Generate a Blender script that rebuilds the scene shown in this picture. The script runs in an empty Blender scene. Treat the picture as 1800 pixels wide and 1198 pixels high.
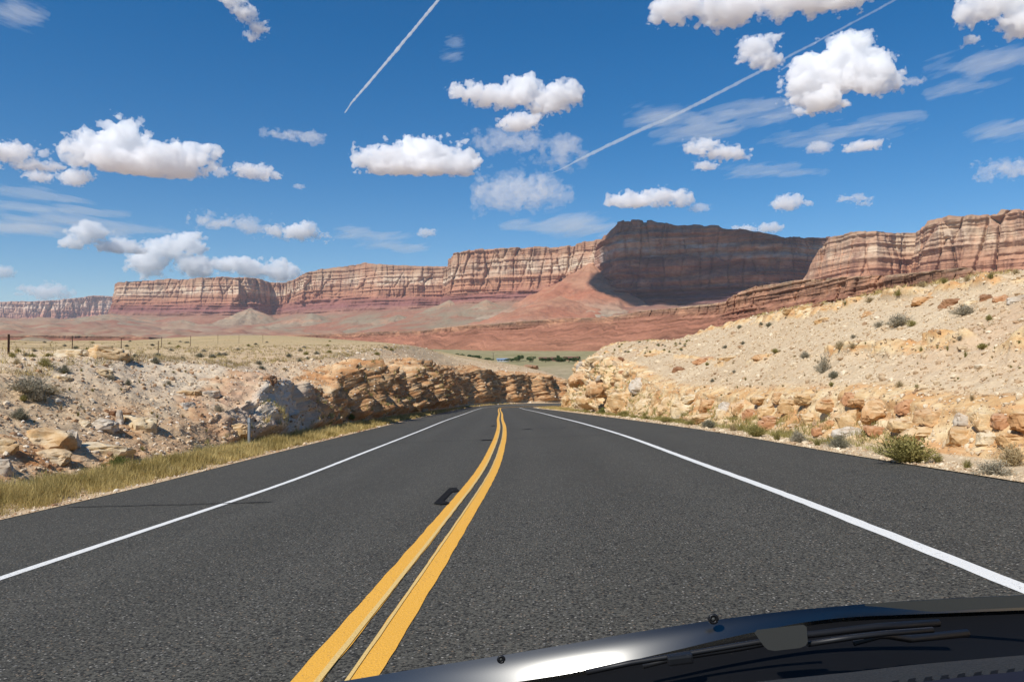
import bpy, bmesh, math, random, os
import numpy as np
from mathutils import Vector, Matrix

SC = bpy.context.scene
COL = SC.collection
# ------------------------------------------------------------------ camera, sky, sun, exposure
F = 1400.0; PW, PH = 1800, 1198            # focal length in pixels of an 1800 px wide frame
YAW = math.atan(57 / F); PIT = math.atan(31 / F)
EYE = np.array([0.0, 0.0, 1.30])
FW = np.array([-math.sin(YAW) * math.cos(PIT), math.cos(YAW) * math.cos(PIT), math.sin(PIT)])
RT = np.array([math.cos(YAW), math.sin(YAW), 0.0])
UP = np.cross(RT, FW)
cam = bpy.data.cameras.new("camera")
cam.sensor_width = 36.0; cam.lens = 36.0 * F / PW
cam.clip_start = 0.05; cam.clip_end = 80000
camo = bpy.data.objects.new("camera", cam); COL.objects.link(camo)
camo.location = Vector(EYE)
camo.rotation_euler = Matrix((RT, UP, -FW)).transposed().to_euler()
SC.camera = camo

SUN = np.array([-0.445, -0.505, 0.74]); SUN /= np.linalg.norm(SUN)
ELEV = math.asin(SUN[2]); AZ = math.atan2(SUN[0], SUN[1])
lamp = bpy.data.lights.new("sun", 'SUN'); lamp.energy = 5.0; lamp.angle = math.radians(0.53)
lamp.color = (1.0, 0.96, 0.90)
so = bpy.data.objects.new("sun", lamp); COL.objects.link(so)
so.rotation_euler = Vector(-SUN).to_track_quat('-Z', 'Y').to_euler()
W = bpy.data.worlds.new("World"); SC.world = W; W.use_nodes = True
SC.view_settings.view_transform = 'Standard'; SC.view_settings.look = 'None'
SC.view_settings.exposure = 0.05; SC.view_settings.gamma = 1.0
SC.view_settings.use_curve_mapping = False
SC.cycles.volume_bounces = 44; SC.cycles.max_bounces = 44
SC.cycles.transparent_max_bounces = 24
SC.cycles.volume_max_steps = 256
SC.cycles.sample_clamp_indirect = 8.0

class NT:
    """short way to write node trees"""
    def __init__(s, tree): s.t = tree; s.t.nodes.clear()
    def n(s, kind, inputs=None, **props):
        nd = s.t.nodes.new(kind)
        for k, v in props.items(): setattr(nd, k, v)
        for k, v in (inputs or {}).items():
            if isinstance(v, bpy.types.NodeSocket): s.t.links.new(v, nd.inputs[k])
            else: nd.inputs[k].default_value = v
        return nd
    def math(s, op, a, b=0.5, c=None, clamp=False):
        d = {0: a, 1: b}
        if c is not None: d[2] = c
        return s.n('ShaderNodeMath', d, operation=op, use_clamp=clamp).outputs[0]
    def vmath(s, op, a, b):
        return s.n('ShaderNodeVectorMath', {0: a, 1: b}, operation=op).outputs[0]
    def noise(s, vec, scale, detail=4.0, rough=0.55, dist=0.0):
        return s.n('ShaderNodeTexNoise', {'Vector': vec, 'Scale': scale, 'Detail': detail, 'Roughness': rough, 'Distortion': dist}).outputs['Fac']
    def ramp(s, fac, stops, mode='LINEAR'):
        nd = s.n('ShaderNodeValToRGB', {0: fac}); cr = nd.color_ramp; cr.interpolation = mode
        while len(cr.elements) < len(stops): cr.elements.new(0.5)
        for e, (p, c) in zip(cr.elements, stops):
            e.position = p
            e.color = (c, c, c, 1) if isinstance(c, (int, float)) else (*c, 1)
        return nd.outputs[0]
    def mix(s, fac, a, b, mode='MIX'):
        nd = s.t.nodes.new('ShaderNodeMix'); nd.data_type = 'RGBA'; nd.blend_type = mode
        for idx, v in ((0, fac), (6, a), (7, b)):
            if isinstance(v, bpy.types.NodeSocket): s.t.links.new(v, nd.inputs[idx])
            elif idx == 0: nd.inputs[0].default_value = v
            else: nd.inputs[idx].default_value = (*v, 1)
        return nd.outputs[2]
    def pos(s): return s.n('ShaderNodeNewGeometry').outputs['Position']
    def obj(s): return s.n('ShaderNodeTexCoord').outputs['Object']
    def attr(s, name): return s.n('ShaderNodeAttribute', attribute_name=name).outputs['Fac']
    def scale(s, vec, v): return s.n('ShaderNodeMapping', {'Vector': vec, 'Scale': v}).outputs[0]
    def bump(s, h, strength, dist):
        return s.n('ShaderNodeBump', {'Height': h, 'Strength': strength, 'Distance': dist}).outputs[0]

def new_mat(name):
    m = bpy.data.materials.new(name); m.use_nodes = True
    return m, NT(m.node_tree)

def surf(nt, color, rough=0.9, normal=None, spec=0.2, **kw):
    b = nt.n('ShaderNodeBsdfPrincipled', {'Roughness': rough, 'Specular IOR Level': spec})
    if isinstance(color, bpy.types.NodeSocket): nt.t.links.new(color, b.inputs['Base Color'])
    else: b.inputs['Base Color'].default_value = (*color, 1)
    if normal is not None: nt.t.links.new(normal, b.inputs['Normal'])
    for k, v in kw.items():
        if isinstance(v, bpy.types.NodeSocket): nt.t.links.new(v, b.inputs[k])
        else: b.inputs[k].default_value = v
    o = nt.n('ShaderNodeOutputMaterial'); nt.t.links.new(b.outputs[0], o.inputs[0])
    return b

# sky: physical sky with thin high cirrus veils drawn on a layer far overhead
nt = NT(W.node_tree)
sky = nt.n('ShaderNodeTexSky', sky_type='NISHITA', sun_disc=False, sun_elevation=ELEV, sun_rotation=AZ,
           altitude=1100, air_density=0.95, dust_density=0.25, ozone_density=2.0)
hs = nt.n('ShaderNodeHueSaturation', {'Hue': 0.5, 'Saturation': 1.48, 'Value': 1.0, 'Color': sky.outputs[0]}).outputs[0]
bg = nt.n('ShaderNodeBackground', {'Color': hs, 'Strength': 0.104})
nt.t.links.new(bg.outputs[0], nt.n('ShaderNodeOutputWorld').inputs[0])

# ------------------------------------------------------------------ helpers
def tag(o, label=None, cat=None, group=None, kind=None):
    if label: o['label'] = label
    if cat: o['category'] = cat
    if group: o['group'] = group
    if kind: o['kind'] = kind
    return o

def link(name, me, mat=None, parent=None, loc=None):
    o = bpy.data.objects.new(name, me); COL.objects.link(o)
    if mat is not None:
        for m in (mat if isinstance(mat, (list, tuple)) else [mat]):
            if m.name not in [x.name for x in me.materials if x]: me.materials.append(m)
    if parent is not None: o.parent = parent
    if loc is not None: o.location = loc
    return o

def empty(name, loc=(0, 0, 0), rz=0.0):
    o = bpy.data.objects.new(name, None); COL.objects.link(o); o.location = loc; o.rotation_euler = (0, 0, rz); return o

def mesh_np(name, V, faces, smooth=True, attrs=None):
    """faces: (n,k) int array, k = 3 or 4, or a list of such arrays"""
    fl = faces if isinstance(faces, list) else [faces]
    me = bpy.data.meshes.new(name)
    V = np.asarray(V, np.float32)
    me.vertices.add(len(V)); me.vertices.foreach_set('co', V.ravel())
    nl = sum(f.size for f in fl); nf = sum(len(f) for f in fl)
    me.loops.add(nl); me.polygons.add(nf)
    me.loops.foreach_set('vertex_index', np.concatenate([f.ravel() for f in fl]).astype(np.int32))
    tot = np.concatenate([np.full(len(f), f.shape[1], np.int32) for f in fl])
    start = np.concatenate([[0], np.cumsum(tot)[:-1]]).astype(np.int32)
    me.polygons.foreach_set('loop_start', start)
    me.polygons.foreach_set('use_smooth', np.full(nf, smooth, bool))
    for k, a in (attrs or {}).items():
        at = me.attributes.new(k, 'FLOAT', 'POINT'); at.data.foreach_set('value', np.asarray(a, np.float32).ravel())
    me.update(calc_edges=True); me.validate()
    return me

def grid_faces(n, m):
    i = np.arange(n - 1)[:, None] * m + np.arange(m - 1)[None]
    return np.stack([i, i + 1, i + m + 1, i + m], -1).reshape(-1, 4)

def tube_mesh(name, pts, rad, seg=8, cap=True):
    pts = np.asarray(pts, float); n = len(pts)
    rad = np.broadcast_to(rad, (n,)); V = []
    for k in range(n):
        t = pts[min(k + 1, n - 1)] - pts[max(k - 1, 0)]; t = t / np.linalg.norm(t)
        a = np.cross(t, (0, 0, 1) if abs(t[2]) < .9 else (1, 0, 0)); a /= np.linalg.norm(a); b = np.cross(t, a)
        for j in range(seg):
            q = 2 * math.pi * j / seg
            V.append(pts[k] + rad[k] * (a * math.cos(q) + b * math.sin(q)))
    fs = [(k * seg + j, k * seg + (j + 1) % seg, (k + 1) * seg + (j + 1) % seg, (k + 1) * seg + j) for k in range(n - 1) for j in range(seg)]
    if cap:
        fs.append(tuple(range(seg))[::-1]); fs.append(tuple((n - 1) * seg + j for j in range(seg)))
    me = bpy.data.meshes.new(name); me.from_pydata([tuple(v) for v in V], [], fs)
    for p in me.polygons: p.use_smooth = len(p.vertices) == 4
    return me

def box_bm(bm, c, d, rot=None):
    r = bmesh.ops.create_cube(bm, size=1.0)
    M = Matrix.Translation(c) @ (rot or Matrix()).to_4x4() @ Matrix.Diagonal((*d, 1))
    bmesh.ops.transform(bm, matrix=M, verts=r['verts']); return r['verts']

def bm_mesh(name, bm, bevel=0.0, smooth=False):
    if bevel: bmesh.ops.bevel(bm, geom=bm.edges[:], offset=bevel, segments=2, affect='EDGES', profile=0.6)
    me = bpy.data.meshes.new(name); bm.to_mesh(me); bm.free()
    for p in me.polygons: p.use_smooth = smooth
    return me

# ---- noise
def _hash(ix, iy, iz, k):
    h = (ix.astype(np.int64) * 374761393 + iy.astype(np.int64) * 668265263 + iz.astype(np.int64) * 2147483647 + k * 1274126177) & 0xffffffff
    h = ((h ^ (h >> 13)) * 1274126177) & 0xffffffff
    h = ((h ^ (h >> 16)) * 2246822519) & 0xffffffff
    return ((h ^ (h >> 15)) & 0xffffff) / float(0x1000000)
_rs = np.random.RandomState(7)
_PERM = _rs.permutation(4096).astype(np.int32); _PERM = np.concatenate([_PERM, _PERM])
_GR = _rs.normal(size=(4096, 3)); _GR = (_GR / np.linalg.norm(_GR, axis=1, keepdims=True)).astype(np.float32)
def perlin(x, y, z, seed=0):
    x, y, z = np.broadcast_arrays(np.asarray(x, np.float32), np.asarray(y, np.float32), np.asarray(z, np.float32))
    x = x + np.float32((seed * 37.17) % 911); y = y + np.float32((seed * 11.31) % 773)
    xi, yi, zi = np.floor(x), np.floor(y), np.floor(z)
    fx, fy, fz = x - xi, y - yi, z - zi
    xi = xi.astype(np.int32); yi = yi.astype(np.int32); zi = zi.astype(np.int32)
    u, v, w = (t * t * t * (t * (t * 6 - 15) + 10) for t in (fx, fy, fz))
    out = 0
    for dx in (0, 1):
        px = _PERM[(xi + dx) & 4095]; wx = u if dx else 1 - u
        for dy in (0, 1):
            py = _PERM[(px + yi + dy) & 4095]; wy = wx * (v if dy else 1 - v)
            for dz in (0, 1):
                g = _GR[_PERM[(py + zi + dz) & 4095]]
                out = out + (g[..., 0] * (fx - dx) + g[..., 1] * (fy - dy) + g[..., 2] * (fz - dz)) * (wy * (w if dz else 1 - w))
    return out * np.float32(1.5)
def fbm(x, y, z, octv=4, seed=0, gain=0.5, lac=2.03):
    o = 0; a = 1.0
    for k in range(octv):
        o = o + a * perlin(x, y, z, seed + k * 31); a *= gain
        x, y, z = np.asarray(x) * lac + 11.3, np.asarray(y) * lac + 5.7, np.asarray(z) * lac + 2.1
    return o
def ridged(x, y, z, octv=4, seed=0):
    o = 0; a = 1.0
    for k in range(octv):
        o = o + a * (1 - 2 * np.abs(perlin(x, y, z, seed + k * 31))); a *= 0.5
        x, y, z = np.asarray(x) * 2.03 + 11.3, np.asarray(y) * 2.03 + 5.7, np.asarray(z) * 2.03 + 2.1
    return o / 1.9
def voronoi(x, y, z, seed=0):
    x, y, z = np.broadcast_arrays(np.asarray(x, float), np.asarray(y, float), np.asarray(z, float))
    xi, yi, zi = np.floor(x), np.floor(y), np.floor(z)
    f1 = np.full(x.shape, 9.0); f2 = np.full(x.shape, 9.0); cid = np.zeros(x.shape)
    for dx in (-1, 0, 1):
        for dy in (-1, 0, 1):
            for dz in (-1, 0, 1):
                cx, cy, cz = xi + dx, yi + dy, zi + dz
                d = np.sqrt((cx + _hash(cx, cy, cz, seed) - x) ** 2 + (cy + _hash(cx, cy, cz, seed + 1) - y) ** 2 + (cz + _hash(cx, cy, cz, seed + 2) - z) ** 2)
                near = d < f1
                f2 = np.where(near, f1, np.minimum(f2, d)); cid = np.where(near, _hash(cx, cy, cz, seed + 3), cid); f1 = np.where(near, d, f1)
    return f1, f2, cid
def smooth01(a, b, x):
    t = np.clip((x - a) / (b - a), 0, 1); return t * t * (3 - 2 * t)

# ---- camera geometry used to set real heights from measured elevation angles
def project(P):
    d = np.asarray(P, float) - EYE; z = d @ FW
    z = np.where(np.abs(z) < 1e-6, 1e-6, z)
    return PW / 2 + F * (d @ RT) / z, PH / 2 - F * (d @ UP) / z, z
def ray(x, y):
    d = FW + RT * (x - PW / 2) / F - UP * (y - PH / 2) / F
    return d / np.linalg.norm(d)
def at_dist(x, y, D):
    """point at horizontal distance D seen at angle (x, y)"""
    x = np.asarray(x, float)[..., None]; y = np.asarray(y, float)[..., None]
    d = FW + RT * (x - PW / 2) / F - UP * (y - PH / 2) / F
    k = np.asarray(D, float) / np.hypot(d[..., 0], d[..., 1])
    return EYE + d * k[..., None]
def z_seen(X, Y, curve):
    """height at (X, Y) whose elevation angle follows the surveyed curve [(x, y)...]"""
    cx, cy = np.array(curve, float).T
    z = np.zeros_like(X)
    for _ in range(4):
        px, _, dep = project(np.stack([X, Y, z], -1))
        y = np.interp(px, cx, cy); a = (PH / 2 - y) / F
        z = EYE[2] + ((X * UP[0] + Y * UP[1]) - a * (X * FW[0] + Y * FW[1])) / (a * FW[2] - UP[2])
    px, _, dep = project(np.stack([X, Y, z], -1))
    return z, px, dep
# ------------------------------------------------------------------ the road line
KY = np.array([-12, 0.5, 8, 14, 22, 34, 50, 75, 110, 150.])
KX = np.array([-0.99, -0.98, -0.982, -1.042, -1.29, -1.839, -2.78, -4.138, -6.234, -8.361])
KZ = np.array([0.0, -0.01, -0.035, -0.081, -0.087, -0.15, -0.273, -0.504, -0.862, -1.252])
KB = np.array([0.062, 0.065, 0.066, 0.061, 0.055, 0.046, 0.039, 0.031, 0.023, 0.016])
def cubic(K, v, s):
    m = np.gradient(v, K); i = np.clip(np.searchsorted(K, s) - 1, 0, len(K) - 2)
    h = K[i + 1] - K[i]; q = (s - K[i]) / h
    return (2*q**3 - 3*q**2 + 1) * v[i] + (q**3 - 2*q**2 + q) * h * m[i] + (-2*q**3 + 3*q**2) * v[i+1] + (q**3 - q**2) * h * m[i+1]
_Y = np.linspace(-12, 150, 1200)
_cx = cubic(KY, KX, _Y); _cz = -0.045 * _Y + cubic(KY, KZ, _Y); _cb = cubic(KY, KB, _Y)
R_T = 34.0                                        # the bend to the right beyond 150 m
h0 = math.atan2(_cx[-1] - _cx[-2], _Y[-1] - _Y[-2])
ang = np.linspace(0.004, math.pi / 2 + 0.12, 160)
cxx = _cx[-1] + R_T * (math.cos(h0) - np.cos(h0 + ang)); cyy = 150 + R_T * (np.sin(h0 + ang) - math.sin(h0))
hd = h0 + ang[-1]
ext = np.linspace(0.5, 90, 120)
CX = np.concatenate([_cx, cxx, cxx[-1] + ext * math.sin(hd)])
CY = np.concatenate([_Y, cyy, cyy[-1] + ext * math.cos(hd)])
CS = np.concatenate([[0], np.cumsum(np.hypot(np.diff(CX), np.diff(CY)))])
S150 = CS[1199]
_after = CS[1200:] - S150
CZ = np.concatenate([_cz, _cz[-1] - 0.050 * _after + 0.00035 * np.minimum(_after, 70) ** 2])
CB = np.concatenate([_cb, 0.016 - 0.06 * smooth01(0, 25, _after)])
def road_at(s):
    x, y, z, b = (np.interp(s, CS, a) for a in (CX, CY, CZ, CB))
    e = 0.05
    tx = np.interp(s + e, CS, CX) - np.interp(s - e, CS, CX); ty = np.interp(s + e, CS, CY) - np.interp(s - e, CS, CY)
    L = np.hypot(tx, ty); return x, y, z, b, tx / L, ty / L
def road_pt(s, off, lift=0.0):
    """off > 0 is to the right of the centre line"""
    x, y, z, b, tx, ty = road_at(s)
    return np.stack([x + off * ty, y - off * tx, z + off * b + lift], -1)
OFF_L, OFF_R = -6.75, 6.15
def stations(s0, s1, near, k):
    out = [s0]
    while out[-1] < s1:
        x = np.interp(out[-1], CS, CX); y = np.interp(out[-1], CS, CY)
        out.append(out[-1] + max(near, k * math.hypot(x, max(y, 0))))
    return np.array(out)
S0 = np.interp(0.0, CY[:1200], CS[:1200])         # arc length beside the camera
def edge_wobble(s, seed, a=0.085): return a * fbm(s * 0.8, 0 * s + seed, 0 * s, 4, seed)

def strip(name, s, offs, lift, mat, kind='structure', wob=None):
    P = np.stack([road_pt(s, (o + (0 if wob is None else wob[k])), lift) for k, o in enumerate(offs)], 1)
    me = mesh_np(name, P.reshape(-1, 3), grid_faces(len(s), len(offs))[:, ::-1], True, dict(across=np.tile(np.array(offs, float), (len(s), 1))))
    o = link(name, me, mat); o['kind'] = kind; return o

# asphalt
m_asphalt, nt = new_mat("asphalt")
p = nt.pos()
grain = nt.noise(p, 48, 3, 0.65)
vor = nt.n('ShaderNodeTexVoronoi', {'Vector': p, 'Scale': 46.0}).outputs['Color']
sp = nt.n('ShaderNodeSeparateColor', {0: vor}).outputs[0]
vd = nt.n('ShaderNodeTexVoronoi', {'Vector': p, 'Scale': 46.0}).outputs['Distance']
broad = nt.noise(p, 0.35, 5, 0.6)
streak = nt.noise(nt.scale(p, (1.6, 0.05, 1)), 1.0, 4, 0.6)
base = nt.mix(broad, (0.064, 0.060, 0.049), (0.098, 0.092, 0.075))
base = nt.mix(nt.math('MULTIPLY', streak, 0.55), base, (0.118, 0.111, 0.090))
ac = nt.math('ABSOLUTE', nt.attr('across'))
trk = nt.ramp(nt.math('DIVIDE', ac, 8.0), [(0.0, 0.3), (0.06, 0.3), (0.115, 0.9), (0.17, 0.35), (0.235, 0.0), (0.29, 0.35), (0.345, 0.85), (0.41, 0.3), (0.46, 0.1), (0.6, 0.6)])
base = nt.mix(nt.math('MULTIPLY', trk, nt.math('MULTIPLY_ADD', streak, 0.5, 0.1)), base, (0.135, 0.127, 0.105))
base = nt.mix(nt.ramp(grain, [(0.40, 0.9), (0.56, 0.0)]), base, (0.013, 0.012, 0.010))
base = nt.mix(0.45, base, nt.mix(nt.noise(p, 7.0, 4, 0.7), (0.28, 0.28, 0.28), (0.74, 0.74, 0.74)), 'OVERLAY')
st = nt.math('MULTIPLY', nt.ramp(sp, [(0.66, 0.0), (0.72, 1.0)]), nt.ramp(vd, [(0.25, 1.0), (0.42, 0.0)]))
stc = nt.ramp(sp, [(0.70, (0.15, 0.135, 0.11)), (0.80, (0.22, 0.16, 0.105)), (0.89, (0.17, 0.165, 0.155)), (0.99, (0.36, 0.33, 0.28))])
base = nt.mix(st, base, stc)
hgt = nt.math('ADD', grain, nt.math('MULTIPLY', st, 0.4))
surf(nt, base, nt.ramp(grain, [(0.3, 0.62), (0.7, 0.85)]), nt.bump(hgt, 0.8, 0.014), spec=0.12)

def paint(name, col, worn, under=(0.06, 0.06, 0.058)):
    m, nt = new_mat(name); p = nt.pos()
    n1 = nt.noise(p, 55, 4, 0.7); n2 = nt.noise(p, 1.2, 4, 0.6)
    c = nt.mix(n2, col, tuple(x * 0.86 for x in col))
    w = nt.math('MULTIPLY_ADD', n2, 0.25, n1)
    c = nt.mix(nt.ramp(w, [(worn, 0.75), (worn + 0.07, 0.0)]), c, under)
    surf(nt, c, 0.6, nt.bump(nt.noise(p, 75, 2, 0.6), 0.5, 0.01), spec=0.35); return m
m_white = paint("white_road_paint", (0.80, 0.785, 0.73), 0.445)
m_yellow = paint("yellow_road_paint", (0.82, 0.42, 0.05), 0.44)
m_pale = paint("faded_yellow_paint", (0.74, 0.50, 0.17), 0.47, (0.45, 0.30, 0.10))

s = stations(S0 - 9, CS[-1] - 1, 0.10, 0.006)
wl = edge_wobble(s, 3); wr = edge_wobble(s, 5)
offs = [OFF_L, OFF_L + 0.25, -5, -3.65, -2.7, -1.8, -0.9, 0, 0.9, 1.8, 2.7, 3.65, 5, OFF_R - 0.25, OFF_R]
wob = [wl] + [0 * s] * (len(offs) - 2) + [wr]
strip("road", s, offs, 0.0, m_asphalt, wob=wob)
sl = stations(S0 - 9, CS[-1] - 1, 0.12, 0.006)
def line(name, off, w, mat, seed, lift=0.004, a=0.008):
    e = [a * fbm(sl * 2.2, 0 * sl + q, 0 * sl, 3, seed + q) for q in (0, 1)]
    strip(name, sl, [off - w / 2, off + w / 2], lift, mat, wob=e)
line("white_edge_line", -3.65, 0.125, m_white, 11)
line("white_edge_line", 3.65, 0.125, m_white, 12)
line("yellow_centre_line", -0.125, 0.155, m_yellow, 13)
line("yellow_centre_line", 0.135, 0.155, m_yellow, 14)
line("faded_centre_stripe", -0.068, 0.034, m_pale, 15, 0.008, 0.003)
line("faded_centre_stripe", 0.072, 0.022, m_pale, 16, 0.008, 0.003)
# sealed cracks and tar spots
m_tar, nt = new_mat("crack_sealant"); surf(nt, (0.012, 0.011, 0.010), 0.8, spec=0.08)
def crack(s_at, o0, o1, w, skew, seed):
    o = np.linspace(o0, o1, 90)
    sc = s_at + skew * (o - o0) + 0.05 * fbm(o * 1.3, 0 * o, 0 * o, 4, seed)
    ww = w * (0.6 + 0.5 * np.abs(fbm(o * 2.1, 0 * o + 9, 0 * o, 3, seed)))
    P = np.stack([np.stack([road_pt(a + k * b, c, 0.011) for a, b, c in zip(sc, ww, o)]) for k in (-.5, .5)], 1)
    ob = link("sealed_crack", mesh_np("sealed_crack", P.reshape(-1, 3), grid_faces(len(o), 2)), m_tar)
    ob['kind'] = 'structure'
def s_of_y(Yv): return float(np.interp(Yv, CY[:1200], CS[:1200]))
def road_hit(x, y):
    ss = np.linspace(S0 + 2, S150, 3000); oo = np.linspace(-9, 9, 181)
    best = None
    for o in oo:
        px, py, dep = project(road_pt(ss, o)); d = (px - x) ** 2 + ((py - y) * 2) ** 2
        d = np.where(dep > 1, d, 1e9); i = d.argmin()
        if best is None or d[i] < best[0]: best = (d[i], ss[i], o)
    return best[1], best[2]
def crack_px(a, b, w, seed):
    (s0, o0), (s1, o1) = road_hit(*a), road_hit(*b)
    crack(s0, o0, o1, w, (s1 - s0) / (o1 - o0), seed)
crack_px((118, 892), (478, 883), 0.06, 1)
crack_px((540, 785), (1235, 757), 0.06, 2)
crack_px((838, 757), (1180, 745), 0.07, 3)
crack_px((720, 741), (1060, 731), 0.07, 4)
def blob(px, py, pts, name="tar_spot", lift=0.012):
    s0, o0 = road_hit(px, py)
    P = np.array([road_pt(s0 + b, o0 + a, lift) for a, b in pts])
    me = bpy.data.meshes.new(name); me.from_pydata([tuple(v) for v in P], [], [tuple(range(len(P)))])
    o = link(name, me, m_tar); o['kind'] = 'structure'; return o
# (px, py) of the spot and its outline in metres across / along the road
def mark(px, name="tar_spot"):
    P = [road_pt(*road_hit(x, y), 0.012) for x, y in px]
    me = bpy.data.meshes.new(name); me.from_pydata([tuple(v) for v in P], [], [tuple(range(len(P)))])
    o = link(name, me, m_tar); o['kind'] = 'structure'
mark([(783.7, 861.6), (792, 858.7), (805.5, 858.1), (803.4, 863), (798, 867), (789.5, 869.5), (785, 875), (781.5, 880.5), (789.5, 883.3), (788, 886.5), (775, 888.2), (766, 886.3), (770.6, 879), (776, 872.5), (784, 867.5)])
blob(866, 748, [(-.12, -.3), (.06, -.5), (.14, 0), (.05, .5), (-.06, .2)])
blob(926, 754, [(-.25, -.2), (.1, -.3), (.3, 0), (.05, .25)])
blob(852, 774, [(-.1, -.2), (.25, -.25), (.3, 0), (.0, .2)])

# ------------------------------------------------------------------ cuttings on both sides of the road
def curve_fill(z, px, dep, zr, n, lo=-260, hi=2060, dmin=4.0):
    ok = (px > lo) & (px < hi) & (dep > dmin); rel = z - zr
    i = np.arange(n)
    if ok.sum() > 1: rel = np.interp(i, i[ok], rel[ok])
    k = 9; ker = np.hanning(k + 2)[1:-1]; ker /= ker.sum()
    rel = np.convolve(np.pad(rel, k // 2, mode='edge'), ker, 'valid')
    return rel

def build_side(name, sgn, st, rails, rows, rough, mat, attrs_fn):
    """rails: list of (offset array from the asphalt edge, surveyed curve or a plain rise above the edge)"""
    n = len(st)
    x, y, z, b, tx, ty = road_at(st)
    eo = OFF_R if sgn > 0 else OFF_L
    zr = z + eo * b
    P = []
    for off, cur in rails:
        o = eo + sgn * off
        X = x + o * ty; Y = y - o * tx
        if isinstance(cur, list):
            zz, px, dep = z_seen(X, Y, cur); rel = curve_fill(zz, px, dep, zr, n)
        else: rel = np.broadcast_to(cur, (n,))
        P.append(np.stack([X, Y, zr + rel], -1))
    G = []; RV = []
    for k, m in enumerate(rows):
        t = np.linspace(0, 1, m, endpoint=(k == len(rows) - 1))
        G.append(P[k][:, None] * (1 - t)[None, :, None] + P[k + 1][:, None] * t[None, :, None])
        RV += [k + q for q in t]
    G = np.concatenate(G, 1); RV = np.array(RV)
    # soften the breaks of slope a little
    G0 = G.copy(); G[:, 1:-1] = 0.25 * G0[:, :-2] + 0.5 * G0[:, 1:-1] + 0.25 * G0[:, 2:]
    dv = np.gradient(G, axis=1); ds = np.gradient(G, axis=0)
    N = np.cross(ds, dv) * (1 if sgn < 0 else -1)
    N /= np.linalg.norm(N, axis=-1, keepdims=True) + 1e-9
    if N[..., 2].mean() < 0: N = -N
    out = rough(G, N, RV, st, P)
    V, A = out; A = {k: np.broadcast_to(v, V.shape[:2]) for k, v in A.items()}
    f = grid_faces(n, V.shape[1])
    if sgn > 0: f = f[:, ::-1]
    me = mesh_np(name, V.reshape(-1, 3), f, True, A)
    ob = link(name, me, mat); ob['kind'] = 'structure'
    return ob, V

# ground colours
def ground_material(name, sands, rocks, green=None):
    m, nt = new_mat(name); p = nt.pos()
    rock = nt.attr('rock'); tone = nt.attr('tone')
    big = nt.noise(p, 0.22, 5, 0.6); mid = nt.noise(p, 1.7, 5, 0.65); fine = nt.noise(p, 14, 4, 0.7)
    peb = nt.n('ShaderNodeTexVoronoi', {'Vector': p, 'Scale': 9.0, 'Randomness': 1.0})
    pebc = nt.n('ShaderNodeSeparateColor', {0: peb.outputs['Color']}).outputs[0]
    peb2 = nt.n('ShaderNodeTexVoronoi', {'Vector': p, 'Scale': 24.0, 'Randomness': 1.0})
    peb2c = nt.n('ShaderNodeSeparateColor', {0: peb2.outputs['Color']}).outputs[1]
    sand = nt.ramp(nt.math('MULTIPLY_ADD', mid, 0.5, nt.math('MULTIPLY', big, 0.6)), [(0.30, sands[0]), (0.5, sands[1]), (0.75, sands[2])])
    sand = nt.mix(nt.math('MULTIPLY', tone, 1.0), sand, sands[3])
    sand = nt.mix(nt.math('MULTIPLY', nt.ramp(pebc, [(0.55, 0.0), (0.95, 1.0)]), nt.ramp(peb.outputs['Distance'], [(0.28, 0.55), (0.5, 0.0)])), sand, sands[4])
    sand = nt.mix(nt.math('MULTIPLY', nt.ramp(peb2c, [(0.0, 1.0), (0.25, 0.0)]), 0.35), sand, sands[5])
    if green is not None:
        gm = nt.math('MULTIPLY', nt.attr('grassy'), nt.ramp(mid, [(0.42, 0.25), (0.62, 0.9)]))
        sand = nt.mix(gm, sand, nt.mix(nt.ramp(nt.noise(p, 0.09, 5, 0.7), [(0.40, 0.0), (0.60, 1.0)]), green, (0.31, 0.25, 0.105)))
    sv = nt.scale(p, (0.9, 0.9, 2.6))
    st = nt.noise(sv, 0.9, 6, 0.62, 0.4); st2 = nt.noise(nt.scale(p, (0.6, 0.6, 6)), 1.0, 5, 0.6)
    rk = nt.ramp(st, [(0.28, rocks[0]), (0.42, rocks[1]), (0.55, rocks[2]), (0.72, rocks[3])])
    rk = nt.mix(nt.ramp(st2, [(0.52, 0.0), (0.64, 0.55)]), rk, rocks[4])
    rk = nt.mix(nt.ramp(nt.noise(p, 3.5, 6, 0.7), [(0.30, 0.5), (0.46, 0.0)]), rk, rocks[5])
    rk = nt.mix(nt.math('MULTIPLY', nt.attr('pale'), 0.8), rk, rocks[6])
    c = nt.mix(nt.ramp(nt.math('MULTIPLY_ADD', mid, 0.35, rock), [(0.42, 0.0), (0.68, 1.0)]), sand, rk)
    c = nt.mix(0.55, c, nt.mix(fine, (0.35, 0.35, 0.35), (0.72, 0.72, 0.72)), 'OVERLAY')
    h = nt.math('ADD', nt.math('MULTIPLY', peb.outputs['Distance'], -0.6), nt.math('ADD', fine, nt.math('MULTIPLY', peb2.outputs['Distance'], -0.3)))
    surf(nt, c, 0.95, nt.bump(h, 0.4, 0.04), spec=0.1)
    return m
m_left = ground_material("dry_stony_ground",
    [(0.41, 0.26, 0.15), (0.51, 0.365, 0.22), (0.60, 0.46, 0.295), (0.70, 0.60, 0.47), (0.66, 0.54, 0.38), (0.24, 0.13, 0.07)],
    [(0.27, 0.125, 0.055), (0.45, 0.235, 0.105), (0.56, 0.355, 0.185), (0.67, 0.51, 0.32), (0.50, 0.225, 0.085), (0.22, 0.095, 0.04), (0.64, 0.575, 0.475)],
    (0.39, 0.285, 0.12))
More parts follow.
